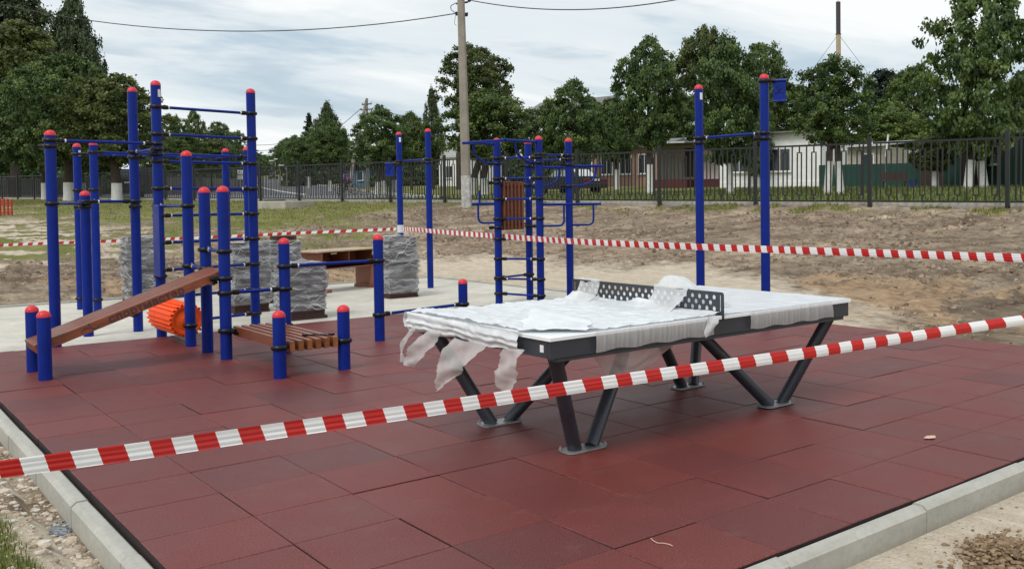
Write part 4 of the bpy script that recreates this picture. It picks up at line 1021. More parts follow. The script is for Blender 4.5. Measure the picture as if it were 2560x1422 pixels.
def crown_mesh(name, kind_, seed, clumps, per, leaf, mt):
    rg = np.random.default_rng(seed); C = []
    while len(C) < clumps:
        z = rg.random(); a = rg.random() * 2 * math.pi
        if kind_ == 'lime': R0 = .5 * (1 - min(1, abs((z - .50) / (.51 if z > .5 else .54))) ** (2.7 if z > .5 else 2.6)) ** .52
        elif kind_ == 'round': R0 = .5 * math.sqrt(max(0, 1 - (2 * z - 1) ** 2)) ** .8
        elif kind_ == 'birch': R0 = .5 * (min(1, z / .25) ** .7) * (1 - max(0, (z - .25) / .75)) ** .75
        elif kind_ == 'spruce': R0 = .5 * (1 - z) ** .9 * (.72 + .28 * math.cos(z * 60))
        else: R0 = .5 * (min(1, .35 + z / .3)) * (1 - max(0, (z - .45) / .55) ** 2) ** .5
        lob = 1 + .17 * math.sin(a * 3 + seed) + .14 * math.sin(a * 5 + z * 9 + seed * 2) + .12 * math.sin(z * 17 + a * 2 + seed)
        r_ = R0 * lob * (rg.random() ** .42) * (1.0 + .22 * rg.random() if rg.random() < .22 else 1)
        if rg.random() > .45 + .55 * R0 / .5: continue
        C.append((r_ * math.cos(a), r_ * math.sin(a), z * (.96 + .05 * math.sin(a * 2 + seed)), rg.random()))
    C = np.array(C); N = clumps * per
    idx = np.repeat(np.arange(clumps), per); c = C[idx]
    sg = {'lime': (.032, .019), 'round': (.034, .022), 'birch': (.024, .034), 'spruce': (.032, .009)}.get(kind_, (.030, .019))
    P = c[:, :3] + rg.normal(size=(N, 3)) * np.array([sg[0], sg[0], sg[1]])
    out = P - np.array([0, 0, .45]); out[:, 2] *= .5; out /= np.linalg.norm(out, axis=1)[:, None] + 1e-6
    nr = out * .7 + rg.normal(size=(N, 3)) * .75 + np.array([0, 0, .45]); nr /= np.linalg.norm(nr, axis=1)[:, None]
    tt = np.cross(nr, rg.normal(size=(N, 3))); tt /= np.linalg.norm(tt, axis=1)[:, None]; bb = np.cross(nr, tt)
    s_ = leaf * (.65 + .7 * rg.random(N))[:, None]
    tt *= s_ * .62; bb *= s_ * .42
    V = np.stack([P - tt, P - tt * .1 + bb, P + tt, P - tt * .1 - bb], 1).reshape(-1, 3)
    me = bpy.data.meshes.new(name); me.vertices.add(N * 4); me.vertices.foreach_set('co', V.astype(np.float32).ravel())
    me.loops.add(N * 4); me.loops.foreach_set('vertex_index', np.arange(N * 4, dtype=np.int32))
    me.polygons.add(N); me.polygons.foreach_set('loop_start', np.arange(0, N * 4, 4, dtype=np.int32)); me.polygons.foreach_set('loop_total', np.full(N, 4, dtype=np.int32))
    me.update(calc_edges=True)
    val = np.clip(.05 + .40 * rg.random(N) + .55 * c[:, 3] ** 1.3, 0, 1)
    at2 = me.attributes.new('leaf', 'FLOAT', 'POINT'); at2.data.foreach_set('value', np.repeat(val, 4).astype(np.float32))
    me.materials.append(mt); return me
CR = {}
def crown(kind_, mt, var):
    k = (kind_, mt.name, var)
    if k not in CR:
        cl, pe, lf = {'lime': (330, 84, .027), 'round': (320, 84, .028), 'birch': (330, 74, .026), 'spruce': (260, 60, .030), 'mass': (400, 74, .025)}[kind_]
        CR[k] = crown_mesh('crown', kind_, 17 + var * 7 + len(CR), cl, pe, lf, mt)
    return CR[k]
TREES = []
def tree(px, py, top, wpx, kind_, mt, label, var=0, bot=None, wash=True, legs=1, d=None, name='lime_tree', group='street trees beyond the fence', trunk_px=None, lean=0.0, cx=None):
    """stands where the line of sight at (px, py) meets the ground; crown from photo row bot up to row top, wpx wide"""
    if d is None: g = gp(px, py); d = depth(g)
    else: q = at(px, py, d); g = Vector((q.x, q.y, T(q.x, q.y)))
    s_ = d / PX_F; hor = at(px, py, d).z
    H = at(px, top, d).z - g.z; bot = bot if bot is not None else py - (py - top) * .3
    zb = at(px, bot, d).z - g.z; w = wpx * s_ * (.86 if kind_ in ('lime', 'round') else .95)
    t = thing(name, label, 'tree', g, group)
    tr = .011 * H + .05 if trunk_px is None else trunk_px * s_ / 2
    mb = MB(); ww = MB(); rg = random.Random(var * 31 + int(px)); off = 0 if cx is None else (cx - px) * s_
    cv = _rt * off
    for k in range(legs):
        o = Vector((0, 0, 0)) if legs == 1 else _rt * (tr * 3.2 * (k - .5))
        tp = Vector((rg.uniform(-.1, .1), rg.uniform(-.1, .1), zb + (H - zb) * .55)) + cv * .8 + (o * .1 if legs > 1 else Vector())
        p1 = Vector((o.x * .75, o.y * .75, zb * .5)); p2 = Vector((tp.x * .5 + o.x * .45, tp.y * .5 + o.y * .45, zb * 1.02))
        mb.tube([g + o - Vector((0, 0, .1)), g + o + Vector((0, 0, .25)), g + p1, g + p2, g + tp], [tr * 1.12, tr * .98, tr * .9, tr * .78, tr * .25], 9)
        if wash:
            wh = min(1.35, zb * .85) * wash + .12 * rg.random(); wp = Vector((0, 0, 0)).lerp(p1 - o, wh / max(.3, zb * .5)) + o; wp.z = wh
            ww.tube([g + o - Vector((0, 0, .08)), g + o + Vector((0, 0, .25)), g + wp], [tr * 1.12 + .012, tr * .98 + .012, tr * .93 + .012], 9)
    for k in range(6):
        a_ = rg.uniform(0, 6.28); z0 = zb * rg.uniform(.85, 1.1); ln = w * rg.uniform(.25, .42)
        mb.tube([g + cv * .4 + Vector((0, 0, z0)), g + cv * .8 + Vector((math.cos(a_) * ln * .5, math.sin(a_) * ln * .5, z0 + ln * .5)), g + cv + Vector((math.cos(a_) * ln, math.sin(a_) * ln, z0 + ln * 1.0))], [tr * .4, tr * .25, tr * .08], 6)
    mb.build('trunk', M_bark, t, angle=60)
    if wash: ww.build('whitewash', M_wash, t, angle=60)
    link('crown', crown(kind_, mt, var), None, t, xf(g + cv + Vector((0, 0, zb - .02 * H)), rg.uniform(0, 6.28), (w, w, (H - zb) * 1.03)))
    TREES.append((label, round(d, 1), round(H, 1), round(w, 1)))
    return t
# distant wood closing the view between the houses
def far_wood():
    rg = np.random.default_rng(77); Vs = []; vals = []
    for k in range(46):
        px_ = -120 + k * 60 + rg.uniform(-20, 20); d = rg.uniform(100, 135)
        if 560 < px_ < 740: d = rg.uniform(310, 345)
        elif 330 < px_ <= 560: d = rg.uniform(210, 240)
        if 740 <= px_ < 1000: d = rg.uniform(140, 175)
        q = at(px_, 460, d); z0 = T(q.x, q.y); w = rg.uniform(6, 10) * d / 115; h = rg.uniform(2.6, 4.2) * d / (115 if d < 200 else 190)
        n_ = 2600; a = rg.random(n_) * 6.283; z = rg.random(n_); r_ = .5 * np.sqrt(np.clip(1 - (z * 1.0) ** 2, 0, 1)) * rg.random(n_) ** .35 * (1 + .2 * np.sin(a * 3 + k))
        P = np.stack([q.x + r_ * np.cos(a) * w, q.y + r_ * np.sin(a) * w, z0 + z * h], 1); nr = rg.normal(size=(n_, 3)); tt = np.cross(nr, rg.normal(size=(n_, 3))); tt /= np.linalg.norm(tt, axis=1)[:, None]; bb = np.cross(nr / np.linalg.norm(nr, axis=1)[:, None], tt)
        s_ = .30 * d / 115; Vs.append(np.stack([P - tt * s_, P + bb * s_ * .7, P + tt * s_, P - bb * s_ * .7], 1).reshape(-1, 3)); vals.append(np.repeat(np.clip(rg.random(n_) * .5 + .4 * rg.random(), 0, 1), 4))
    V = np.concatenate(Vs); N = len(V) // 4; me = bpy.data.meshes.new('far_wood'); me.vertices.add(N * 4); me.vertices.foreach_set('co', V.astype(np.float32).ravel()); me.loops.add(N * 4); me.loops.foreach_set('vertex_index', np.arange(N * 4, dtype=np.int32)); me.polygons.add(N)
    me.polygons.foreach_set('loop_start', np.arange(0, N * 4, 4, dtype=np.int32)); me.polygons.foreach_set('loop_total', np.full(N, 4, dtype=np.int32)); me.update(calc_edges=True)
    a2 = me.attributes.new('leaf', 'FLOAT', 'POINT'); a2.data.foreach_set('value', np.concatenate(vals).astype(np.float32)); me.materials.append(M_lime)
    return kind(link('far_wood', me), 'stuff')
far_wood()
# right half, from the right
tree(2440, 474, -25, 285, 'lime', M_lime, 'large dark lime tree with a forked whitewashed trunk, at the right edge', 0, 372, legs=2, d=47, trunk_px=23, cx=2455)
tree(2338, 470, 330, 120, 'round', M_olive, 'small lime sapling with yellowing leaves and thin white trunk beside the forked tree', 1, 425, d=50, trunk_px=18)
tree(2085, 487, 145, 215, 'lime', M_lime, 'lime tree on two splayed whitewashed trunks in front of the white house', 2, 352, legs=2, trunk_px=19)
tree(1825, 486, 105, 205, 'lime', M_lime, 'tall lime tree with low twigs before the white house, behind the right pull-up bar', 2, 398, trunk_px=17)
tree(1890, 478, 215, 95, 'lime', M_lime, 'slim lime tree growing directly behind the right pull-up post', 0, 428, d=61, trunk_px=18)
tree(1626, 489, 100, 190, 'lime', M_lime, 'dense oval lime tree between the car and the white house', 3, 358, trunk_px=20)
tree(1543, 470, 250, 130, 'round', M_lime, 'small lime tree by the brick wall, behind the parked car', 2, 400, d=66, trunk_px=12)
tree(1432, 478, 208, 165, 'lime', M_lime, 'lime tree above the parked dark car', 1, 425, d=58, trunk_px=20)
tree(1345, 474, 270, 150, 'round', M_lime, 'low dark lime tree behind the exercise tower', 3, 415, d=62, trunk_px=16)
tree(1197, 480, 228, 235, 'round', M_bright, 'bright green lime tree beside the concrete lamp pole', 1, 402, d=56, trunk_px=20, legs=2, cx=1225, wash=.7)
tree(1150, 470, 112, 195, 'round', M_olive, 'tall rounded old tree rising behind the concrete lamp pole', 0, 300, d=80, wash=False, name='tall_tree', cx=1195, trunk_px=20)
tree(1083, 468, 228, 70, 'birch', M_birch, 'slender pale birch between the pole and the dark lime', 0, 400, d=85, wash=False, name='birch_tree', trunk_px=10)
tree(1030, 466, 285, 110, 'round', M_bright, 'yellowish green bushy tree left of the birch', 2, 410, d=84, wash=False, name='bushy_tree')
tree(952, 468, 268, 150, 'lime', M_lime, 'dense dark lime tree on several white trunks by the street corner', 2, 412, legs=2, d=62, trunk_px=11, wash=.62)
tree(986, 470, 330, 95, 'round', M_lime, 'low lime tree beside the dense corner lime', 3, 415, d=64, trunk_px=11, wash=.62)
tree(826, 462, 300, 108, 'lime', M_lime, 'rounded dark lime tree on the street, nearest the corner', 3, 412, d=85, trunk_px=8, wash=.7)
tree(772, 456, 330, 90, 'lime', M_lime, 'lime tree second along the right side of the street', 1, 410, d=115, trunk_px=8)
tree(728, 452, 352, 75, 'round', M_lime, 'lime tree third along the right side of the street', 0, 415, d=160, trunk_px=5)
tree(704, 450, 365, 62, 'round', M_lime, 'farthest lime on the right side of the street', 2, 418, d=210, trunk_px=4)
tree(776, 455, 284, 72, 'spruce', M_spruce, 'dark pointed spruce above the street trees', 0, 420, d=130, wash=False, name='spruce_tree')
tree(822, 455, 258, 100, 'birch', M_birch, 'birch with airy crown behind the rounded street lime', 1, 380, d=125, wash=False, name='birch_tree')
for k, (x_, tp_, w_) in enumerate(((740, 340, 70), (718, 345, 60), (880, 355, 90))):
    tree(x_, 455, tp_, w_, 'mass', M_bright if k == 2 else M_lime, ('leafy tree behind the street limes, near the spruce', 'dark conical tree at the far end of the street trees', 'light green tree filling the gap left of the leaning pole')[k], k, 425, d=(150, 190, 100)[k], wash=False, name='leafy_tree')
# backdrop at the right
tree(1765, 470, 72, 170, 'round', M_olive, 'tall old tree towering behind the two middle limes', 2, 300, d=95, wash=False, name='tall_tree', trunk_px=14)
tree(1905, 470, 112, 170, 'lime', M_bright, 'light green poplar behind the right pull-up bar', 3, 330, d=90, wash=False, name='poplar_tree', trunk_px=12)
tree(1700, 470, 230, 120, 'round', M_lime, 'broad dark tree filling the gap between the two middle limes', 0, 360, d=88, wash=False, name='broad_tree')
tree(1985, 470, 215, 150, 'mass', M_bright, 'pale bushy tree left of the chimney', 1, 360, d=92, wash=False, name='bushy_tree')
tree(2215, 468, 175, 150, 'mass', M_spruce, 'dark pine-like tree right of the chimney', 0, 350, d=95, wash=False, name='pine_tree')
tree(2290, 468, 168, 190, 'mass', M_bright, 'wide mid green tree left of the forked lime', 3, 385, d=88, wash=False, name='broad_tree')
tree(2225, 468, 262, 200, 'mass', M_bright, 'low leafy thicket tree above the green fence', 2, 410, d=82, wash=False, name='broad_tree')
tree(2540, 465, 200, 160, 'mass', M_bright, 'leafy tree at the right edge behind the forked lime', 1, 380, d=80, wash=False, name='broad_tree')
tree(1500, 468, 255, 120, 'round', M_bright, 'light green tree between the car lime and the oval lime', 0, 370, d=75, wash=False, name='bushy_tree')
# left mass
tree(293, 507, 190, 265, 'lime', M_olive, 'spreading lime tree with broad whitewashed trunk at the right of the left group', 2, 398, d=47, trunk_px=25, cx=285, wash=.62)
tree(173, 497, 145, 250, 'lime', M_lime, 'thick-trunked lime tree second in the left group', 3, 392, d=50, trunk_px=25, wash=.66)
tree(112, 490, 175, 240, 'lime', M_lime, 'dark lime tree leftmost of the whitewashed left group', 0, 410, d=54, trunk_px=15, wash=.66)
tree(208, 490, 215, 160, 'round', M_lime, 'slim lime hidden between the two thick-trunked limes', 1, 420, d=57, trunk_px=14, wash=.7)
tree(40, 488, 60, 300, 'mass', M_olive, 'tall yellowing tree at the left edge of the picture', 0, 330, d=66, wash=False, name='tall_tree', trunk_px=24)
tree(195, 488, -35, 150, 'birch', M_birch, 'tall birch rising above the left group', 2, 240, d=72, wash=False, name='birch_tree', trunk_px=14)
tree(30, 488, -90, 260, 'birch', M_birch, 'tallest birch in the upper left corner', 3, 150, d=74, wash=False, name='birch_tree', trunk_px=16)
tree(120, 488, 90, 260, 'mass', M_lime, 'big dark tree behind the left lime group', 1, 330, d=75, wash=False, name='tall_tree', trunk_px=20)
tree(-10, 488, 190, 240, 'mass', M_lime, 'low dark tree at the left edge behind the fence', 2, 420, d=70, wash=False, name='broad_tree')
tree(250, 486, 230, 220, 'mass', M_lime, 'dark leafy tree filling the back of the left group', 3, 420, d=78, wash=False, name='broad_tree')
# left side of the street
for k, (x_, by, tp_, w_, kd, mt_, dd, lb) in enumerate((
    (432, 470, 288, 75, 'lime', M_lime, 105, 'pointed tree left of the street, beside the tallest post'),
    (488, 466, 278, 62, 'lime', M_lime, 115, 'tall pointed tree between the ladder posts'),
    (550, 462, 308, 72, 'round', M_lime, 130, 'round-headed tree seen through the ladder'),
    (592, 458, 328, 60, 'round', M_lime, 160, 'tree left of the street just before the right ladder post'),
    (620, 454, 368, 60, 'round', M_lime, 200, 'low tree at the far left side of the street'),
    (455, 470, 335, 120, 'mass', M_bright, 98, 'light green tree low behind the ladder'),
    (530, 464, 345, 120, 'mass', M_olive, 110, 'olive tree low behind the ladder, nearer to the street'),
    (645, 452, 392, 40, 'round', M_lime, 270, 'small far tree at the end of the street'),
    (395, 475, 330, 90, 'mass', M_bright, 90, 'bushy tree behind the dark van'))):
    tree(x_, by, tp_, w_, kd, mt_, lb, k % 4, 412 if k < 4 else 430, d=dd, wash=False, name='street_tree', group='trees left of the street')
# ================================================================ buildings
M_ren = mat('white_render', (.82, .82, .82), .9, .08, 2.5, bump=.7, bscale=9); M_pink = mat('pinkish_render', (.62, .52, .54), .9); M_plinth = mat('dark_red_plinth', (.11, .022, .024), .8)
M_roof = mat('grey_slate_roof', (.17, .17, .165), .85, .2, 3, bump=.5); M_sheet = mat('pale_roof_sheet', (.52, .53, .54), .5); M_glass = mat('window_glass', (.035, .042, .052), .08, .2, 2); M_frame = mat('white_window_frame', (.75, .75, .75), .45)
M_beige = mat('beige_siding', (.33, .30, .26), .8); M_door = mat('dark_door', (.02, .018, .018), .5); M_greenm = mat('green_metal_sheet', (.010, .060, .045), .45, .15, 1.5); M_rust = mat('brown_gate', (.055, .030, .024), .7)
M_bluewall = mat('blue_boards', (.10, .19, .30), .8, .15, 8); M_log = mat('grey_boards', (.20, .19, .17), .9, .25, 9); M_brown = mat('brown_planks', (.060, .020, .014), .55, .3, 12)
def brickmat(name, c, mortar, sc=1.0):
    m, n, l, b = nodes_of(name); t = n.new('ShaderNodeTexBrick'); v = mapped(n, l, src='UV'); l.new(v, t.inputs[0])
    t.inputs['Color1'].default_value = (*c, 1); t.inputs['Color2'].default_value = (*[x * .7 for x in c], 1); t.inputs['Mortar'].default_value = (*mortar, 1)
    t.inputs['Scale'].default_value = 1.0; t.inputs['Brick Width'].default_value = .26 * sc; t.inputs['Row Height'].default_value = .077 * sc; t.inputs['Mortar Size'].default_value = .012
    l.new(t.outputs['Color'], b.inputs['Base Color']); b.inputs['Roughness'].default_value = .9; nbump(n, l, b, t.outputs['Fac'], -.4, .01); MATS[name] = m; return m
M_brick = brickmat('orange_brick', (.42, .16, .085), (.42, .38, .34)); M_wbrick = brickmat('pale_brick', (.52, .48, .40), (.30, .28, .25))
class House:
    """a building whose front runs from a to b on the ground; parts are placed along the front (s), up (z) and back (t)"""
    def __init__(s, name, label, a, b_, cat='house', group=None):
        a, b_ = Vector(a), Vector(b_); z = min(T(a.x, a.y), T(b_.x, b_.y)); s.o = Vector((a.x, a.y, z)); d = Vector((b_.x - a.x, b_.y - a.y, 0)); s.L = d.length
        s.ang = math.atan2(d.y, d.x); s.M = Matrix.Translation(s.o) @ Matrix.Rotation(s.ang, 4, 'Z'); s.root = thing(name, label, cat, s.o, group)
    def box(s, name, s0, s1, t0, t1, z0, z1, mt, parent=None, uv=False):
        mb = MB().box(((s0 + s1) / 2, (t0 + t1) / 2, (z0 + z1) / 2), (s1 - s0, t1 - t0, z1 - z0)); me = mb.mesh(name, False)
        if uv:
            lay = me.uv_layers.new(name='UVMap')
            for lp in me.loops: c = me.vertices[lp.vertex_index].co; lay.data[lp.index].uv = (c.x + c.y, c.z)
        return link(name, me, mt, parent or s.root, s.M)
    def prism(s, name, prof, s0, s1, mt, parent=None):
        """profile in (t, z) drawn out along the front"""
        n_ = len(prof); mb = MB(); mb.add([(s0, t, z) for t, z in prof] + [(s1, t, z) for t, z in prof], [tuple(range(n_)), tuple(range(2 * n_ - 1, n_ - 1, -1))] + [(i, n_ + i, n_ + (i + 1) % n_, (i + 1) % n_) for i in range(n_)])
        return link(name, mb.mesh(name, False), mt, parent or s.root, s.M)
    def window(s, c, z0, z1, w, t=-.03, mull=1):
        fr_ = s.box('window', c - w / 2 - .06, c + w / 2 + .06, t - .02, t + .04, z0 - .06, z1 + .06, M_frame)
        n_ = mull + 1
        for k in range(n_): s.box('pane', c - w / 2 + w * k / n_ + .025, c - w / 2 + w * (k + 1) / n_ - .025, t - .028, t - .021, z0 + .02, z1 - .02, M_glass, fr_)
        s.box('sill', c - w / 2 - .12, c + w / 2 + .12, t - .12, t - .0205, z0 - .11, z0 - .0605, M_frame, fr_)
        return fr_
def front(px0, px1, py, d0, d1): return at(px0, py, d0), at(px1, py, d1)
a_, b_ = front(1800, 2056, 473, 63, 60)
h = House('white_house', 'long white rendered house with a window, behind the limes at the right', a_, b_); L = h.L
h.box('wall', 0, L, 0, 7, -.5, 3.5, M_ren)
h.prism('roof', [(-.45, 3.46), (-.45, 3.56), (7.4, 3.75), (7.4, 3.46)], -.4, L + .35, M_roof)
h.box('plinth', -.02, L + .02, -.05, 7.05, -.5, .35, M_ren)
h.window(L * .60, 1.05, 2.45, 1.35); h.window(L * .20, 1.05, 2.45, 1.35)
a_, b_ = front(1650, 1802, 474, 68, 66)
h = House('porch_house', 'beige house with pinkish wall, dark red plinth and a porch with steps', a_, b_); L = h.L
h.box('wall', 0, L * .66, 0, 5, -.4, 3.0, M_beige); h.box('wall', L * .66, L, -.4, 5, -.4, 2.8, M_pink); h.box('plinth', L * .66 - .01, L + .01, -.5, 1, -.4, .55, M_plinth)
h.box('door', L * .42, L * .56, -.06, .02, .75, 2.75, M_door); h.box('step', L * .05, L * .62, -1.9, -.01, -.4, .55, M_plinth); h.box('step', -.2, L * .05, -1.9, -.5, -.4, .35, M_plinth)
h.prism('roof', [(-2.3, 3.02), (-2.3, 3.10), (2.5, 3.35), (5.4, 3.1), (5.4, 3.0)], -.4, L + .2, M_roof); h.box('porch_roof', -.3, L * .64, -2.6, -2.32, 3.0, 3.10, M_sheet)
MB().tube([h.M @ Vector((.1, -2.2, -.3)), h.M @ Vector((.1, -2.2, 3.02))], .05, 8).build('porch_post', M_frame, h.root)
a_, b_ = front(1392, 1650, 465, 80, 76)
h = House('brick_house', 'orange brick building with white-framed windows behind the car', a_, b_); L = h.L
h.box('wall', 0, L, 0, 8, -.5, 3.05, M_brick, uv=True)
for k in (.12, .30, .50, .68, .86): h.window(L * k, 1.0, 2.5, 1.0)
h.prism('roof', [(-.5, 3.05), (-.5, 3.15), (4, 4.0), (8.5, 3.15), (8.5, 3.05)], -.5, L + .5, M_roof)
a_, b_ = front(1290, 1455, 455, 125, 118)
h = House('grey_roofed_hall', 'large pale building with a wide grey roof behind the exercise tower', a_, b_, 'building'); L = h.L
h.box('wall', 0, L, 0, 12, -1, 7.0, M_ren); h.prism('roof', [(-.7, 6.9), (-.7, 7.2), (6, 10.6), (12.7, 7.2), (12.7, 6.9)], -1, L + 1, M_roof)
for k in (.2, .4, .6, .8): h.window(L * k, 1.8, 4.0, 1.6)
h.box('pillar', L * .50, L * .56, -1.2, -.8, -1, 6.9, M_ren)
a_, b_ = front(1098, 1150, 458, 100, 98)
h = House('gable_house', 'small white house with a steep pale gable left of the lamp pole', a_, b_); L = h.L
h.box('wall', 0, L, 0, 6, -1, 3.0, M_ren)
mb = MB(); mb.add([(-.2, -.2, 3.0), (L + .2, -.2, 3.0), (L / 2, -.2, 5.0), (-.2, 6.2, 3.0), (L + .2, 6.2, 3.0), (L / 2, 6.2, 5.0)], [(0, 1, 2), (5, 4, 3), (0, 2, 5, 3), (2, 1, 4, 5), (1, 0, 3, 4)])
link('roof', mb.mesh('roof', False), M_sheet, h.root, h.M); h.window(L * .5, .9, 2.1, .9)
a_, b_ = front(868, 925, 452, 110, 108)
h = House('blue_house', 'low blue-walled house glimpsed behind the fence beside the leaning pole', a_, b_); L = h.L
h.box('wall', 0, L, 0, 5, -1, 2.2, M_bluewall); h.prism('roof', [(-.5, 2.2), (-.5, 2.3), (2.5, 4.4), (5.5, 2.3), (5.5, 2.2)], -.5, L + .5, M_roof); h.window(L * .6, .8, 1.8, .8)
a_, b_ = front(2052, 2206, 470, 72, 69)
h = House('brick_shed', 'pale brick shed with a flat slate roof right of the white house', a_, b_, 'shed'); L = h.L
h.box('wall', 0, L, 0, 5, -.5, 2.55, M_wbrick, uv=True); h.prism('roof', [(-.5, 2.55), (-.5, 2.68), (5.4, 3.2), (5.4, 3.05)], -.3, L + .35, M_sheet); h.window(L * .78, 1.2, 2.0, .8)
# green sheet-metal fence
ga, gb = at(2048, 472, 58), at(2300, 472, 52); gl = (gb - ga); gang = math.atan2(gl.y, gl.x); n_ = 12; gt = thing('sheet_metal_fence', 'dark green sheet-metal fence behind the dark bench', 'fence', (ga.x, ga.y, T(ga.x, ga.y)))
for k in range(n_):
    p0 = ga.lerp(gb, (k + .5) / n_); ln = Vector((gl.x, gl.y, 0)).length / n_
    mb = MB(); w_ = ln / 8; pts = []
    for i in range(9): pts += [(-ln / 2 + i * w_, -.012), (-ln / 2 + i * w_ + w_ * .5, .012)]
    vs = [(x, y, z) for z in (-.2, 1.35) for x, y in pts]; q = len(pts); mb.add(vs, [(i, i + 1, q + i + 1, q + i) for i in range(q - 2)])
    link('fence_sheet', mb.mesh('fence_sheet', False), M_greenm, gt, xf((p0.x, p0.y, T(p0.x, p0.y)), gang))
a_, b_ = front(2292, 2425, 472, 55, 51)
h = House('dark_shed', 'dark shed with a pale sheet roof edge behind the forked lime', a_, b_, 'shed'); L = h.L
h.box('wall', 0, L, 0, 4, -.4, 2.0, M_rust); h.prism('roof', [(-.35, 2.0), (-.35, 2.22), (4.3, 2.6), (4.3, 2.4)], -.3, L + .3, M_sheet); h.box('door', L * .55, L * .85, -.05, .01, 0, 1.8, M_greenm); h.box('handle', L * .6, L * .62, -.09, -.051, .9, 1.0, M_frame)
a_, b_ = front(2452, 2640, 470, 52, 46)
h = House('green_house', 'dark green boarded house at the right edge with a white window', a_, b_); L = h.L
h.box('wall', 0, L, 0, 5, -.4, 2.75, M_greenm); h.prism('roof', [(-.4, 2.75), (-.4, 2.85), (2.5, 3.4), (5.4, 2.85), (5.4, 2.75)], -.4, L + .4, M_roof); h.window(L * .22, 1.35, 2.05, .7)
# board fences and gate left of the street
a_, b_ = front(335, 450, 482, 74, 82); gt = thing('board_fence', 'dark board fence behind the van, left of the street', 'fence', (a_.x, a_.y, T(a_.x, a_.y)))
for k in range(16):
    p0 = a_.lerp(b_, k / 15); MB().box((p0.x, p0.y, T(p0.x, p0.y) + (1.15 if k < 9 else .75)), (.9, .04, 2.3 if k < 9 else 1.5), math.atan2(b_.y - a_.y, b_.x - a_.x) + .02 * (k % 3)).build('board', M_door if k < 9 else M_log, gt, smooth=False)
a_, b_ = front(455, 640, 468, 96, 190); gt = thing('plank_fence', 'pale grey plank fence along the left side of the street', 'fence', (a_.x, a_.y, T(a_.x, a_.y)))
for k in range(40):
    t = k / 39; p0 = a_.lerp(b_, t ** 1.2); p1 = a_.lerp(b_, ((k + .92) / 39) ** 1.2); c = (p0 + p1) / 2; d = p1 - p0
    MB().box((c.x, c.y, T(c.x, c.y) + .85), (Vector((d.x, d.y, 0)).length, .05, 1.7 + .08 * (k % 2)), math.atan2(d.y, d.x)).build('plank', M_log, gt, smooth=False)
a_, b_ = front(-60, 260, 488, 78, 76); gt = thing('picket_fence', 'dark weathered picket fence behind the left trees', 'fence', (a_.x, a_.y, T(a_.x, a_.y)))
for k in range(60):
    p0 = a_.lerp(b_, k / 59); MB().box((p0.x, p0.y, T(p0.x, p0.y) + .7), (.10, .03, 1.5 + .1 * (k % 3)), math.atan2(b_.y - a_.y, b_.x - a_.x)).build('picket', M_log, gt, smooth=False)
for z in (.45, 1.1):
    MB().tube([(p_.x, p_.y, T(p_.x, p_.y) + z) for p_ in [a_.lerp(b_, k / 12) for k in range(13)]], .04, 5).build('rail', M_log, gt)

# ================================================================ poles, wires, chimney
M_pole = concrete('pole_concrete', (.30, .27, .23), .6, .35); M_wire = mat('black_cable', (.02, .02, .022), .6); M_pipe = mat('dark_chimney_steel', (.045, .040, .040), .6, .2, 3); M_pipe2 = mat('buff_chimney_brickwork', (.42, .33, .22), .85, .2, 3)
pb = gp(1167, 517); d_ = depth(pb)
pole = thing('lamp_pole', 'weathered grey concrete utility pole, its foot whitewashed, standing in front of the fence', 'utility pole', pb)
H_ = 8.4
def poleseg(z0, z1, mt, name, extra=0.0):
    mb = MB(); 
    def rg_(z): k = 1 - .35 * z / H_; return .140 * k + extra, .120 * k + extra
    vs = []; zs2 = [z0 + (z1 - z0) * i / 6 for i in range(7)]
    for z in zs2:
        a, b2 = rg_(z); c = .035
        vs += [(x + .012 * z * -1, y, z) for x, y in ((-a, -b2 + c), (-a + c, -b2), (a - c, -b2), (a, -b2 + c), (a, b2 - c), (a - c, b2), (-a + c, b2), (-a, b2 - c))]
    mb.add(vs, [(i * 8 + j, i * 8 + (j + 1) % 8, i * 8 + 8 + (j + 1) % 8, i * 8 + 8 + j) for i in range(6) for j in range(8)] + [tuple(range(48, 56))])
    return link(name, mb.mesh(name, False), mt, pole, xf(pb, R(-41)))
poleseg(-.2, H_, M_pole, 'shaft'); poleseg(-.1, .95, mat('old_whitewash', (.44, .43, .41), .95, .4, 7, bump=.5), 'whitewash', .004)
def wpt(px, py): return at(px, py, d_)
for py_ in (10, 38): MB().tube([wpt(1140, py_), wpt(1170, py_ - 4)], .03, 6).build('bracket', M_wire, pole)
for px_, py_ in ((1173, 2), (1166, 38), (1142, 34)): q = wpt(px_, py_); MB().lathe([(.02, -.05), (.05, -.03), (.05, .03), (.02, .05)], 8, q).build('insulator', M_wire, pole)
def cable(a, b_, sag_, label, r=.016, n_=24, name='overhead_cable'):
    pts = [Vector(a).lerp(Vector(b_), i / n_) - Vector((0, 0, sag_ * 4 * (i / n_) * (1 - i / n_))) for i in range(n_ + 1)]
    return tag(MB().tube(pts, r, 6).build(name, M_wire), label, 'cable')
cable(wpt(1142, 34), at(-260, -62, d_ * 1.15), 1.15, 'long sagging overhead cable running left from the concrete pole')
cable(wpt(1173, 1), at(2100, -120, d_ * .8), .75, 'overhead cable running right from the top of the concrete pole')
MB().tube(bend([wpt(1140, 34), wpt(1128, 26), wpt(1126, 16), wpt(1140, 8)], .2), .012, 6).build('loop_cable', M_wire, pole)
MB().tube([wpt(1139, 36), wpt(1137, 52), wpt(1136, 60), wpt(1141, 65)], .007, 5).build('loose_wire', M_wire, pole)
lp = at(873, 470, 72); lp = Vector((lp.x, lp.y, T(lp.x, lp.y)))
lpole = thing('strutted_pole', 'leaning concrete power pole with a slanting strut behind the fence by the cyclist', 'utility pole', lp)
MB().tube([lp - Vector((0, 0, .2)), at(884, 400, 72), at(916, 250, 72)], [.16, .15, .10], 8).build('strut', M_pole, lpole)
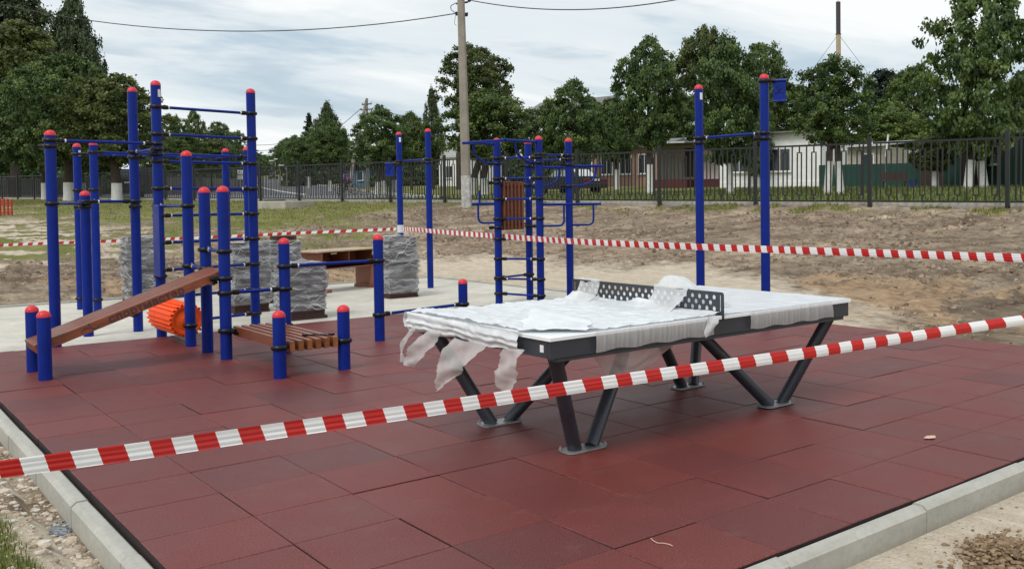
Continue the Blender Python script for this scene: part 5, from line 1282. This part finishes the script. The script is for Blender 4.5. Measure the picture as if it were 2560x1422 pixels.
q = at(918, 468, 72.5); MB().tube([Vector((q.x, q.y, T(q.x, q.y) - .2)), at(917, 246, 72.5)], [.15, .09], 8).build('shaft', M_pole, lpole)
for py_, w_ in ((262, 12), (275, 16), (290, 14)): MB().tube([at(917 - w_, py_, 72), at(917 + w_, py_ - 2, 72)], .05, 6).build('crossarm', M_wire, lpole)
for k, (px_, py_) in enumerate(((906, 259), (928, 257), (902, 272), (932, 270), (905, 287), (929, 285))): q = at(px_, py_, 72); MB().lathe([(.03, -.04), (.07, 0), (.07, .1), (.03, .13)], 7, q).build('insulator', M_frame, lpole)
cable(at(930, 268, 72), at(1190, 280, 92), .8, 'thin cable from the strutted pole towards the tall rounded tree', .02)
cable(at(902, 272, 72), at(640, 400, 230), 2.5, 'thin cable from the strutted pole along the street', .022)
for k, (y0, y1) in enumerate(((358, 359), (374, 372), (384, 383))): cable(at(560, y0 - 2, 170), at(705, y1, 175), .4, ('uppermost', 'middle', 'lowest')[k] + ' of three far cables crossing above the street', .045)
# chimney
cd = 150; cb = at(2098, 470, cd); cz_ = T(cb.x, cb.y); ct = thing('chimney', 'tall thin boiler chimney, dark above and buff below, held by guy wires', 'chimney', (cb.x, cb.y, cz_))
zt, zm = at(2098, 8, cd).z, at(2098, 88, cd).z
MB().tube([(cb.x, cb.y, cz_), (cb.x, cb.y, zm)], .37, 14).build('lower_shaft', M_pipe2, ct); MB().tube([(cb.x, cb.y, zm), (cb.x, cb.y, zt)], .36, 14).build('upper_shaft', M_pipe, ct)
MB().lathe([(.45, -.05), (.48, 0), (.45, .05)], 14, (cb.x, cb.y, zm)).build('collar', M_pipe, ct); MB().tube([(cb.x, cb.y, zt), (cb.x, cb.y, zt + 1.2)], .03, 5).build('lightning_rod', M_pipe, ct)
for px_ in (1880, 2300):
    q = at(px_, 470, cd); MB().tube([(cb.x, cb.y, zm), at(px_ - (100 if px_ < 2000 else -40), 470 if px_ < 2000 else 470, cd) if False else (q.x, q.y, T(q.x, q.y) + 1)], .03, 5).build('guy_wire', M_wire, ct)
# street lamps far away
for px_, py_, tp_, dd, lb in ((689, 447, 402, 175, 'street lamp with a curved arm above the far car'), (701, 448, 398, 170, 'plain lamp post right of the far car'), (716, 452, 414, 140, 'short street lamp before the street limes')):
    q = at(px_, py_, dd); g = Vector((q.x, q.y, T(q.x, q.y))); t = thing('street_lamp', lb, 'street lamp', g, 'street lamps'); top = at(px_, tp_, dd)
    MB().tube([g, (g.x, g.y, top.z - .4)], [.12, .08], 7).build('pole', M_pole, t); MB().tube([(g.x, g.y, top.z - .45), (g.x, g.y, top.z - .1), top + _rt * -.4], .05, 6).build('arm', M_pole, t); MB().bevbox(tuple(top + _rt * -.75), (.75, .3, .18), .03).build('lamp_head', M_frame, t, angle=30)
q = at(601, 448, 150); g = Vector((q.x, q.y, T(q.x, q.y))); t = thing('road_sign', 'white double road sign on a post left of the street', 'road sign', g)
MB().tube([g, g + Vector((0, 0, 3.0))], .06, 6).build('post', M_pole, t)
for z in (1.9, 2.7): MB().box(tuple(g + Vector((0, 0, z))), (.8, .05, .65), YAW - R(90)).build('plate', M_frame, t, smooth=False)

# ================================================================ vehicles
M_tyre = mat('tyre', (.015, .015, .016), .85); M_rim = mat('alloy', (.30, .31, .32), .4, metal=.6); M_tail = mat('red_lamp', (.22, .008, .010), .2); M_head = mat('lamp_glass', (.6, .62, .65), .15); M_trim = mat('black_trim', (.015, .015, .016), .5)
def car(name, label, pos, head, L_, W_, H_, paintm, boxy=False, group=None):
    """head: direction the car faces"""
    t = thing(name, label, 'car', pos, group, head); Mx = Matrix.Translation(pos) @ Matrix.Rotation(head, 4, 'Z'); hl = L_ / 2; wb = H_ * .20
    belt = H_ * .60
    if boxy: low = [(-hl, .30), (-hl - .02, .62), (-hl + .03, belt), (hl * .55, belt), (hl * .96, belt * .90), (hl, .60), (hl - .03, .28)]; cab = [(-hl + .06, belt), (-hl + .22, H_ - .04), (-hl + .5, H_), (hl * .10, H_), (hl * .22, H_ - .05), (hl * .52, belt)]
    else: low = [(-hl + .04, .30), (-hl, .58), (-hl + .05, belt + .04), (-hl * .62, belt + .07), (hl * .40, belt + .02), (hl * .88, belt - .10), (hl, .56), (hl - .04, .28)]; cab = [(-hl * .70, belt + .05), (-hl * .40, H_ - .05), (-hl * .22, H_), (hl * .10, H_), (hl * .22, H_ - .06), (hl * .50, belt)]
    def loft(prof, w0, w1, zlo, zhi, name_, mt, parent=t):
        n_ = len(prof); rows = []
        def wid(z): k = max(0, min(1, (z - zlo) / (zhi - zlo))); return w0 + (w1 - w0) * k
        vs = []
        for sy in (-1, -.93, .93, 1):
            for x, z in prof:
                e = 1 if abs(sy) < 1 else .97
                vs.append((x * (1 if abs(sy) < 1 else .985), sy * wid(z) / 2, z if abs(sy) < 1 else zlo + (z - zlo) * .96))
        fs = [tuple(range(n_ - 1, -1, -1)), tuple(range(3 * n_, 4 * n_))]
        for k in range(3): fs += [(k * n_ + i, k * n_ + (i + 1) % n_, (k + 1) * n_ + (i + 1) % n_, (k + 1) * n_ + i) for i in range(n_)]
        mb = MB(); mb.add(vs, fs); return link(name_, mb.mesh(name_, True, 35), mt, parent, Mx)
    body = loft(low, W_ * .99, W_, .25, belt, 'body', paintm); cabin = loft(cab, W_ * .95, W_ * .72, belt, H_, 'cabin', paintm)
    def quad(name_, pts, mt, parent):
        mb = MB(); n_ = len(pts); c = sum((Vector(p_) for p_ in pts), Vector()) / n_; nrm = (Vector(pts[1]) - Vector(pts[0])).cross(Vector(pts[2]) - Vector(pts[0])).normalized() * .012
        mb.add([Vector(p_) - nrm for p_ in pts] + [Vector(p_) + nrm for p_ in pts], [tuple(range(n_)), tuple(range(2 * n_ - 1, n_ - 1, -1))] + [(i, n_ + i, n_ + (i + 1) % n_, (i + 1) % n_) for i in range(n_)]); return link(name_, mb.mesh(name_, False), mt, parent, Mx)
    def wd_(z): k = (z - belt) / (H_ - belt); return (W_ * .95 + (W_ * .72 - W_ * .95) * k) / 2
    for sy in (-1, 1):
        def P(x, z): return (x, sy * (wd_(z) + .004), z)
        xr0, xr1, xf1, xf0 = cab[0][0] + .28, cab[1][0] + .16, cab[-2][0] - .06, cab[-1][0] - .26; z0, z1 = belt + .10, H_ - .13; xm = (xr1 + xf1) / 2
        for q in ([P(xr0, z0), P(xm - .03, z0), P(xm - .03, z1), P(xr1, z1)], [P(xm + .03, z0), P(xf0, z0), P(xf1, z1), P(xm + .03, z1)]): quad('side_window', q, M_cglass, cabin)
        for xw in (-hl * .60, hl * .62):
            wh = link('wheel', None, parent=t, world=Mx @ Matrix.Translation((xw, sy * (W_ / 2 - .08), wb + .10)))
            ww_ = Mx @ Matrix.Translation((xw, sy * (W_ / 2 - .09), wb + .10)) @ Matrix.Rotation(R(90), 4, 'X'); rr2 = wb + .10
            MB().lathe([(rr2 * .62, -.10), (rr2 * .95, -.10), (rr2, -.06), (rr2, .06), (rr2 * .95, .10), (rr2 * .62, .10)], 18).build('tyre', M_tyre, wh, world=ww_); MB().lathe([(.001, -.085), (rr2 * .3, -.09), (rr2 * .62, -.07), (rr2 * .62, .07), (rr2 * .3, .09), (.001, .085)], 14).build('rim', M_rim, wh, world=ww_)
        MB().bevbox((-hl + .03, sy * W_ * .36, belt * .84), (.10, W_ * .22, .16), .02).build('tail_light', M_tail, t, angle=30, world=Mx); MB().bevbox((hl - .05, sy * W_ * .36, belt * .76), (.10, W_ * .22, .14), .02).build('headlight', M_head, t, angle=30, world=Mx)
        MB().bevbox((hl * .34, sy * (W_ / 2 + .06), belt + .06), (.1, .16, .12), .02).build('mirror', paintm, t, angle=30, world=Mx)
    zr0, zr1 = belt + .09, H_ - .10
    def rx(z, e0, e1): k = (z - e0[1]) / (e1[1] - e0[1]); return e0[0] + (e1[0] - e0[0]) * k
    quad('rear_window', [(rx(zr0, cab[0], cab[1]) - .012, -W_ * .40, zr0), (rx(zr0, cab[0], cab[1]) - .012, W_ * .40, zr0), (rx(zr1, cab[0], cab[1]) - .012, W_ * .32, zr1), (rx(zr1, cab[0], cab[1]) - .012, -W_ * .32, zr1)], M_glass if boxy else M_head, cabin)
    quad('windscreen', [(rx(zr0, cab[-1], cab[-2]) + .012, -W_ * .40, zr0), (rx(zr0, cab[-1], cab[-2]) + .012, W_ * .40, zr0), (rx(zr1, cab[-1], cab[-2]) + .012, W_ * .32, zr1), (rx(zr1, cab[-1], cab[-2]) + .012, -W_ * .32, zr1)], M_glass, cabin)
    for x in (-hl - .02, hl + .01): MB().bevbox((x, 0, .46), (.14, W_ * .97, .24), .04).build('bumper', M_trim, t, angle=30, world=Mx)
    MB().box((-hl - .03, 0, belt * .86), (.02, .52, .11)).build('number_plate', M_frame, t, smooth=False, world=Mx)
    return t
M_cglass = mat('car_glass', (.20, .225, .24), .12, .2, 2)  # side-window glass; reflected sky is put into its pale grey colour
M_dblue = paint('dark_blue_car_paint', (.006, .010, .026), .18); M_dgrey = paint('dark_grey_car_paint', (.012, .013, .015), .18)
g = gp(1425, 499); d1 = 52.0; q = at(1424, 498, d1); g = Vector((q.x, q.y, T(q.x, q.y) + .01))
car('parked_car', 'dark blue saloon car parked behind the fence near the exercise tower, tail to the right', g, R(93), 4.35, 1.70, 1.42, M_dblue)
q = at(318, 480, 64); car('parked_van', 'dark off-road car parked between the left tree trunk and a blue post', Vector((q.x, q.y, T(q.x, q.y) + .02)), R(80), 4.5, 1.8, 1.85, M_dgrey, True)
q = at(683, 448, 255); car('driving_car', 'distant dark car driving along the street', Vector((q.x, q.y, T(q.x, q.y) + .05)), R(255), 4.6, 1.85, 1.75, M_dgrey, True)

# ================================================================ cyclist
cy0 = at(868, 497.5, 63); cz0 = T(cy0.x, cy0.y) + .045; cyc = Vector((cy0.x, cy0.y, cz0)); ch = YAW + R(90) + R(4)   # rides to the left
CM = Matrix.Translation(cyc) @ Matrix.Rotation(ch, 4, 'Z') @ Matrix.Scale(.93, 4)
bk = thing('bicycle', 'bicycle on the street behind a fence post, ridden to the left', 'bicycle', cyc, rz=ch)
for x in (-.53, .53):
    mb = MB(); ring2 = [(x + .33 * math.cos(a2), 0, .345 + .33 * math.sin(a2)) for a2 in [R(15 * k) for k in range(25)]]; mb.tube(ring2, .018, 6, False)
    wv = mb.build('wheel', M_tyre, bk, world=CM); mb = MB()
    for k in range(6): a2 = R(30 * k); mb.tube([(x - .32 * math.cos(a2), 0, .345 - .32 * math.sin(a2)), (x + .32 * math.cos(a2), 0, .345 + .32 * math.sin(a2))], .004, 4)
    mb.build('spokes', M_rim, wv, world=CM)
mb = MB()
for pl in ([(-.53, 0, .345), (-.05, 0, .30), (-.20, 0, .80)], [(-.05, 0, .30), (.42, 0, .80), (-.17, 0, .75)], [(.53, 0, .345), (.44, 0, .66), (.40, 0, .95)], [(-.53, 0, .345), (-.17, 0, .72)]): mb.tube(pl, .018, 6)
mb.build('frame', M_tail, bk, world=CM); MB().tube([(.28, -.26, 1.0), (.38, -.16, .98), (.40, 0, .97), (.38, .16, .98), (.28, .26, 1.0)], .015, 6).build('handlebar', M_trim, bk, world=CM); MB().bevbox((-.22, 0, .84), (.26, .15, .06), .025).build('saddle', M_trim, bk, world=CM); MB().tube([(-.05, -.16, .30), (-.05, .16, .30)], .02, 6).build('pedals', M_trim, bk, world=CM)
def skin(name, V_, E2, rad, mt, parent, world, sub=1, root=0):
    me = bpy.data.meshes.new(name); me.from_pydata([tuple(v2) for v2 in V_], E2, []); o = bpy.data.objects.new('tmp', me); col.objects.link(o)
    sk = o.modifiers.new('s', 'SKIN'); ss = o.modifiers.new('d', 'SUBSURF'); ss.levels = ss.render_levels = sub; sk.use_smooth_shade = True
    for i, r2 in enumerate(rad): o.data.skin_vertices[0].data[i].radius = (r2, r2) if not isinstance(r2, tuple) else r2; o.data.skin_vertices[0].data[i].use_root = (i == root)
    dg = bpy.context.evaluated_depsgraph_get(); m2 = bpy.data.meshes.new_from_object(o.evaluated_get(dg)); bpy.data.objects.remove(o); bpy.data.meshes.remove(me)
    m2.materials.clear(); return link(name, m2, mt, parent, world)
M_skin = mat('skin', (.48, .30, .22), .6); M_lilac = mat('lilac_jacket', (.42, .17, .42), .8, .2, 8); M_hair = mat('dark_hair', (.02, .015, .012), .6); M_trouser = mat('dark_trousers', (.02, .02, .026), .9); M_shoe = mat('pale_shoe', (.4, .4, .4), .7)
man = thing('person', 'cyclist in a lilac jacket bending over the handlebar, half hidden by a fence post', 'person', cyc + Vector((0, 0, .85)), rz=ch)
Vb = [(-.22, 0, .92), (-.12, 0, 1.08), (.06, 0, 1.30), (.14, 0, 1.40), (.20, 0, 1.48), (.26, 0, 1.58), (.30, 0, 1.66),
      (.08, -.19, 1.34), (.24, -.25, 1.16), (.30, -.25, 1.01), (.08, .19, 1.34), (.24, .25, 1.16), (.30, .25, 1.01),
      (-.20, -.10, .88), (.12, -.12, .72), (-.04, -.13, .42), (.07, -.13, .33), (-.20, .10, .88), (.16, .12, .66), (.02, .13, .30), (.14, .13, .24)]
Eb = [(0, 1), (1, 2), (2, 3), (3, 4), (4, 5), (5, 6), (3, 7), (7, 8), (8, 9), (3, 10), (10, 11), (11, 12), (0, 13), (13, 14), (14, 15), (15, 16), (0, 17), (17, 18), (18, 19), (19, 20)]
skin('body', Vb, Eb, [.15, .14, .155, .10, .055, .085, .07, .07, .045, .035, .07, .045, .035, .10, .075, .045, .04, .10, .075, .045, .04], M_trouser, man, CM)
skin('jacket', [Vb[0], Vb[1], Vb[2], Vb[3], Vb[7], Vb[8], (.29, -.25, 1.04), Vb[10], Vb[11], (.29, .25, 1.04)], [(0, 1), (1, 2), (2, 3), (3, 4), (4, 5), (5, 6), (3, 7), (7, 8), (8, 9)], [.165, .165, .18, .12, .085, .06, .05, .085, .06, .05], M_lilac, man, CM)
hd = MB(); hd.lathe([(.001, -.13), (.05, -.12), (.075, -.07), (.088, 0), (.085, .06), (.06, .11), (.001, .13)], 14); hd.build('head', M_skin, man, world=CM @ Matrix.Translation((.30, 0, 1.63)) @ Matrix.Rotation(R(20), 4, 'Y'))
hr = MB(); hr.lathe([(.095, -.03), (.102, .02), (.098, .07), (.07, .12), (.001, .145)], 14); hr.build('hair', M_hair, man, world=CM @ Matrix.Translation((.285, 0, 1.645)) @ Matrix.Rotation(R(-12), 4, 'Y'))

# ================================================================ bench, bucket, leaning board, red fence
q = gp(2240, 474); g = q; bt = thing('garden_bench', 'dark brown slatted bench standing on the grass before the green metal fence', 'bench', g); bm = Matrix.Translation(g) @ Matrix.Rotation(math.atan2(_rt.y, _rt.x) + .12, 4, 'Z'); sc_ = depth(g) / PX_F * 70 / 1.5
bm = bm @ Matrix.Scale(sc_, 4)
for k in range(4): MB().box((0, -.18 + k * .11, .44), (1.5, .085, .03)).build('seat_slat', M_brown, bt, smooth=False, world=bm)
for k in range(4): MB().box((0, .24 + k * .035, .56 + k * .105), (1.5, .03, .085)).build('back_slat', M_brown, bt, smooth=False, world=bm)
for x in (-.6, .6): MB().tube([(x, -.2, 0), (x, -.18, .42), (x, .2, .42), (x, .36, .95)], .025, 6).build('leg', M_trim, bt, world=bm); MB().tube([(x, .2, .42), (x, .30, 0)], .025, 6).build('leg', M_trim, bt, world=bm)
q = gp(2283, 472); bl = MB(); bl.lathe([(.13, 0), (.17, .36), (.175, .37), (.165, .37), (.12, .03)], 14); bo = bl.build('bucket', mat('blue_plastic', (.015, .05, .22), .45), world=xf(q, 0, (1.2, 1.2, 1.3))); tag(bo, 'small blue plastic bucket on the grass beside the dark bench', 'bucket')
p0, p1 = at(2215, 392, 50), at(2221, 337, 50); mb = MB().tube([p0, p1], .055, 4); tag(mb.build('white_batten', M_frame, smooth=False), 'slanting white batten sticking up behind the fence near a post', 'batten')
p2 = at(2213, 410, 50); MB().tube([(p2.x, p2.y, T(p2.x, p2.y) - .1), p0], .03, 5).build('stake', M_log, bpy.data.objects['white_batten'])
M_red = mat('red_paint', (.42, .012, .010), .5); q = gp(30, 538); g = q
rf = thing('red_slatted_fence', 'low red slatted barrier at the left edge of the picture', 'barrier', g); e_ = gp(-95, 541); dd = Vector((e_.x - g.x, e_.y - g.y, 0)); hh_ = at(30, 499, depth(g)).z - g.z
for k in range(14):
    p_ = g + dd * (k / 13); z = T(p_.x, p_.y); MB().bevbox((p_.x, p_.y, z + hh_ * .5 * (1 + .12 * math.sin(k * .45))), (.05, .05, hh_ * (1 + .12 * math.sin(k * .45))), .006, math.atan2(dd.y, dd.x)).build('slat', M_red, rf, angle=30)
for f_ in (.18, .80): MB().tube([(g.x + dd.x * t, g.y + dd.y * t, T(g.x + dd.x * t, g.y + dd.y * t) + hh_ * f_) for t in (0, .5, 1)], .025, 5).build('rail', M_red, rf)

# ================================================================ loose stuff: grass, stones, clods
def scatter_mesh(name, mt, items):
    """items: (position, size, kind)  many tiny faces in one mesh"""
    me = bpy.data.meshes.new(name); V2 = []; F2 = []; vals = []
    for p_, vs, fs, val in items:
        k = len(V2); V2 += vs; F2 += [tuple(i + k for i in f2) for f2 in fs]; vals += [val] * len(vs)
    me.from_pydata(V2, [], F2); me.update(); a2 = me.attributes.new('leaf', 'FLOAT', 'POINT'); a2.data.foreach_set('value', vals)
    me.materials.append(mt); return kind(link(name, me), 'stuff')
rg = random.Random(5)
def blade(p_, h_, w_, val):
    a2 = rg.uniform(0, 6.28); ln = rg.uniform(.2, .9) * h_; dx, dy = math.cos(a2), math.sin(a2); cx2, cy2 = -dy * w_, dx * w_
    v2 = [(p_[0] - cx2, p_[1] - cy2, p_[2] - .01), (p_[0] + cx2, p_[1] + cy2, p_[2] - .01), (p_[0] + dx * ln * .4 + cx2 * .7, p_[1] + dy * ln * .4 + cy2 * .7, p_[2] + h_ * .62), (p_[0] + dx * ln * .4 - cx2 * .7, p_[1] + dy * ln * .4 - cy2 * .7, p_[2] + h_ * .62), (p_[0] + dx * ln, p_[1] + dy * ln, p_[2] + h_ * .9)]
    return (p_, v2, [(0, 1, 2, 3), (3, 2, 4)], val)
M_gr = leaf_mat('grass_blades', (.050, .075, .014), (.100, .135, .026), (.20, .21, .065)); M_dry = leaf_mat('dry_grass_blades', (.12, .135, .038), (.20, .205, .066), (.32, .28, .12))
it = []
tries = 0
while len(it) < 2600 and tries < 200000:                                   # tuft by the left kerb, in the foreground
    tries += 1; x, y = rg.uniform(.35, .85), rg.uniform(4.4, 6.1)
    if zones(x, y)[0] > rg.random() * .9 + .15: it.append(blade((x, y, ground_z(x, y)), rg.uniform(.018, .055), rg.uniform(.0012, .0026), rg.random()))
    elif rg.random() < .002: it.append(blade((x, y, ground_z(x, y)), .03, .002, rg.random()))
scatter_mesh('grass', M_gr, it)
it = []; tries = 0
while len(it) < 30000 and tries < 160000:               # thin grass in front of the fence
    tries += 1; u2 = rg.uniform(-38, 19); v2 = -abs(rg.gauss(0, 4.2)) if u2 < 3 else -abs(rg.gauss(0, .8)); p_ = fpt(u2, v2)
    if zones(p_.x, p_.y)[0] > .3 + rg.random() * .6: it.append(blade((p_.x, p_.y, ground_z(p_.x, p_.y)), rg.uniform(.03, .085), rg.uniform(.006, .012), rg.random()))
scatter_mesh('grass', M_dry, it)
it = []
while len(it) < 26000:                                  # green verge behind the fence
    u2, v2 = rg.uniform(-9, 22), rg.uniform(1.3, 30) ** 1.0; p_ = fpt(u2, v2)
    it.append(blade((p_.x, p_.y, T(p_.x, p_.y)), rg.uniform(.10, .26), rg.uniform(.012, .02), rg.random()))
scatter_mesh('grass', M_gr, it)
def rock(p_, s_, val, flat=.65):
    n2 = 7; v2 = []; 
    for ri, (rr3, zz3) in enumerate(((.75, -.35), (1.0, .05), (.72, .55))):
        for k in range(n2): a2 = 6.283 * (k + .5 * (ri % 2)) / n2; q3 = rr3 * rg.uniform(.75, 1.2); v2.append((p_[0] + s_ * q3 * math.cos(a2), p_[1] + s_ * q3 * math.sin(a2), p_[2] + s_ * flat * (zz3 + rg.uniform(-.12, .12))))
    v2.append((p_[0], p_[1], p_[2] + s_ * flat * rg.uniform(.6, .85))); f2 = [(r3 * n2 + k, r3 * n2 + (k + 1) % n2, (r3 + 1) * n2 + (k + 1) % n2, (r3 + 1) * n2 + k) for r3 in (0, 1) for k in range(n2)] + [(2 * n2 + k, 2 * n2 + (k + 1) % n2, 3 * n2) for k in range(n2)]
    return (p_, v2, f2, val)
def clod(p_, s_, val):
    a0 = rg.uniform(0, 6.28); r1 = [rg.uniform(.7, 1.25) for _ in range(5)]; v2 = [(p_[0] + s_ * r1[k] * math.cos(a0 + 1.2566 * k), p_[1] + s_ * r1[k] * math.sin(a0 + 1.2566 * k), p_[2] - s_ * .3) for k in range(5)]
    v2 += [(p_[0] + s_ * r1[k] * .62 * math.cos(a0 + 1.2566 * k + .3), p_[1] + s_ * r1[k] * .62 * math.sin(a0 + 1.2566 * k + .3), p_[2] + s_ * rg.uniform(.35, .8)) for k in range(5)]
    return (p_, v2, [(k, (k + 1) % 5, 5 + (k + 1) % 5, 5 + k) for k in range(5)] + [(5, 6, 7, 8, 9)], val)
def rock_mat(name, lo, mid, hi):
    m, n, l, b = nodes_of(name); a2 = n.new('ShaderNodeAttribute'); a2.attribute_name = 'leaf'; v = mapped(n, l)
    c = nramp(n, l, a2.outputs['Fac'], [(0, lo), (.5, mid), (1, hi)]); c = nmix(n, l, .6, c, nramp(n, l, ntex(n, l, 60, 4, .7, v), [(.3, (.7,) * 3), (.7, (1.25,) * 3)]), 'MULTIPLY')
    l.new(c, b.inputs['Base Color']); b.inputs['Roughness'].default_value = .95; b.inputs['Specular IOR Level'].default_value = .2; nbump(n, l, b, ntex(n, l, 90, 4, .7, v), .6, .01); return m
M_rub = rock_mat('rubble_stone', (.26, .19, .13), (.48, .39, .29), (.66, .61, .54)); M_clod = rock_mat('soil_clods', (.15, .108, .075), (.26, .195, .142), (.40, .32, .245)); M_pile = rock_mat('heaped_soil', (.16, .105, .062), (.27, .185, .112), (.42, .31, .20)); M_grav = rock_mat('blue_gravel', (.12, .14, .15), (.22, .25, .27), (.36, .38, .40))
it = []
for k in range(2600):
    x, y = .5, rg.uniform(4.0, 9.5); x = .97 - abs(rg.gauss(0, .22)); s_ = .003 + .020 * rg.random() ** 4 + .004 * rg.random()
    it.append(rock((x, y, ground_z(x, y)), s_, rg.random()))
for px_, py_, s_ in ((80, 1255, .026), (178, 1315, .04), (215, 1370, .045), (130, 1365, .05), (170, 1345, .05), (110, 1360, .04), (250, 1410, .04), (10, 1230, .04), (145, 1380, .035), (60, 1190, .03)):
    q = on_pad(px_, py_, -.09); it.append(rock((q.x, q.y, ground_z(q.x, q.y)), s_, .6 + .4 * rg.random(), .5))
scatter_mesh('rubble', M_rub, it)
it = []
for k in range(160):
    q = on_pad(150 + rg.gauss(0, 14), 1292 + rg.gauss(0, 7), -.09); it.append(rock((q.x, q.y, ground_z(q.x, q.y) + .004), rg.uniform(.006, .013), rg.random()))
scatter_mesh('gravel_heap', M_grav, it)
it = []
for k in range(2600):                                   # clods on the sand at the right
    if k < 1500:
        q = on_pad(2515 + rg.gauss(0, 62), 1392 + rg.gauss(0, 26), -.09); x, y = q.x, q.y; c4 = on_pad(2515, 1395, -.09); hgt_ = .05 * math.exp(-((x - c4.x) ** 2 + (y - c4.y) ** 2) / .03); s_ = .004 + .014 * rg.random() ** 2.4
    else: x, y = rg.uniform(1.5, 9), 2.42 - abs(rg.gauss(0, .7)); hgt_ = 0; s_ = .003 + .012 * rg.random() ** 6
    if y > 2.4: continue
    it.append(rock((x, y, ground_z(x, y) + hgt_ * rg.random()), s_, rg.random() * .8))
scatter_mesh('soil_heap', M_pile, it)
it = []
for k in range(60000):                                   # clods over the ploughed field
    if k % 3: x, y = rg.uniform(9.6, 19), rg.uniform(3, 30)
    else: x, y = rg.uniform(-1, 12), rg.uniform(17.2, 30)
    u2, v2 = uv_fence(x, y)
    if v2 > -.6 or max(zones(x, y)[:2]) > .4 or noise.noise(Vector((x * .5, y * .35, 0))) < rg.uniform(-.5, .5): continue
    it.append(clod((x, y, ground_z(x, y) + .004), (.012 + .045 * rg.random() ** 5), rg.random()))
scatter_mesh('soil_clods', M_clod, it)
print('TREES', [t for t in TREES])
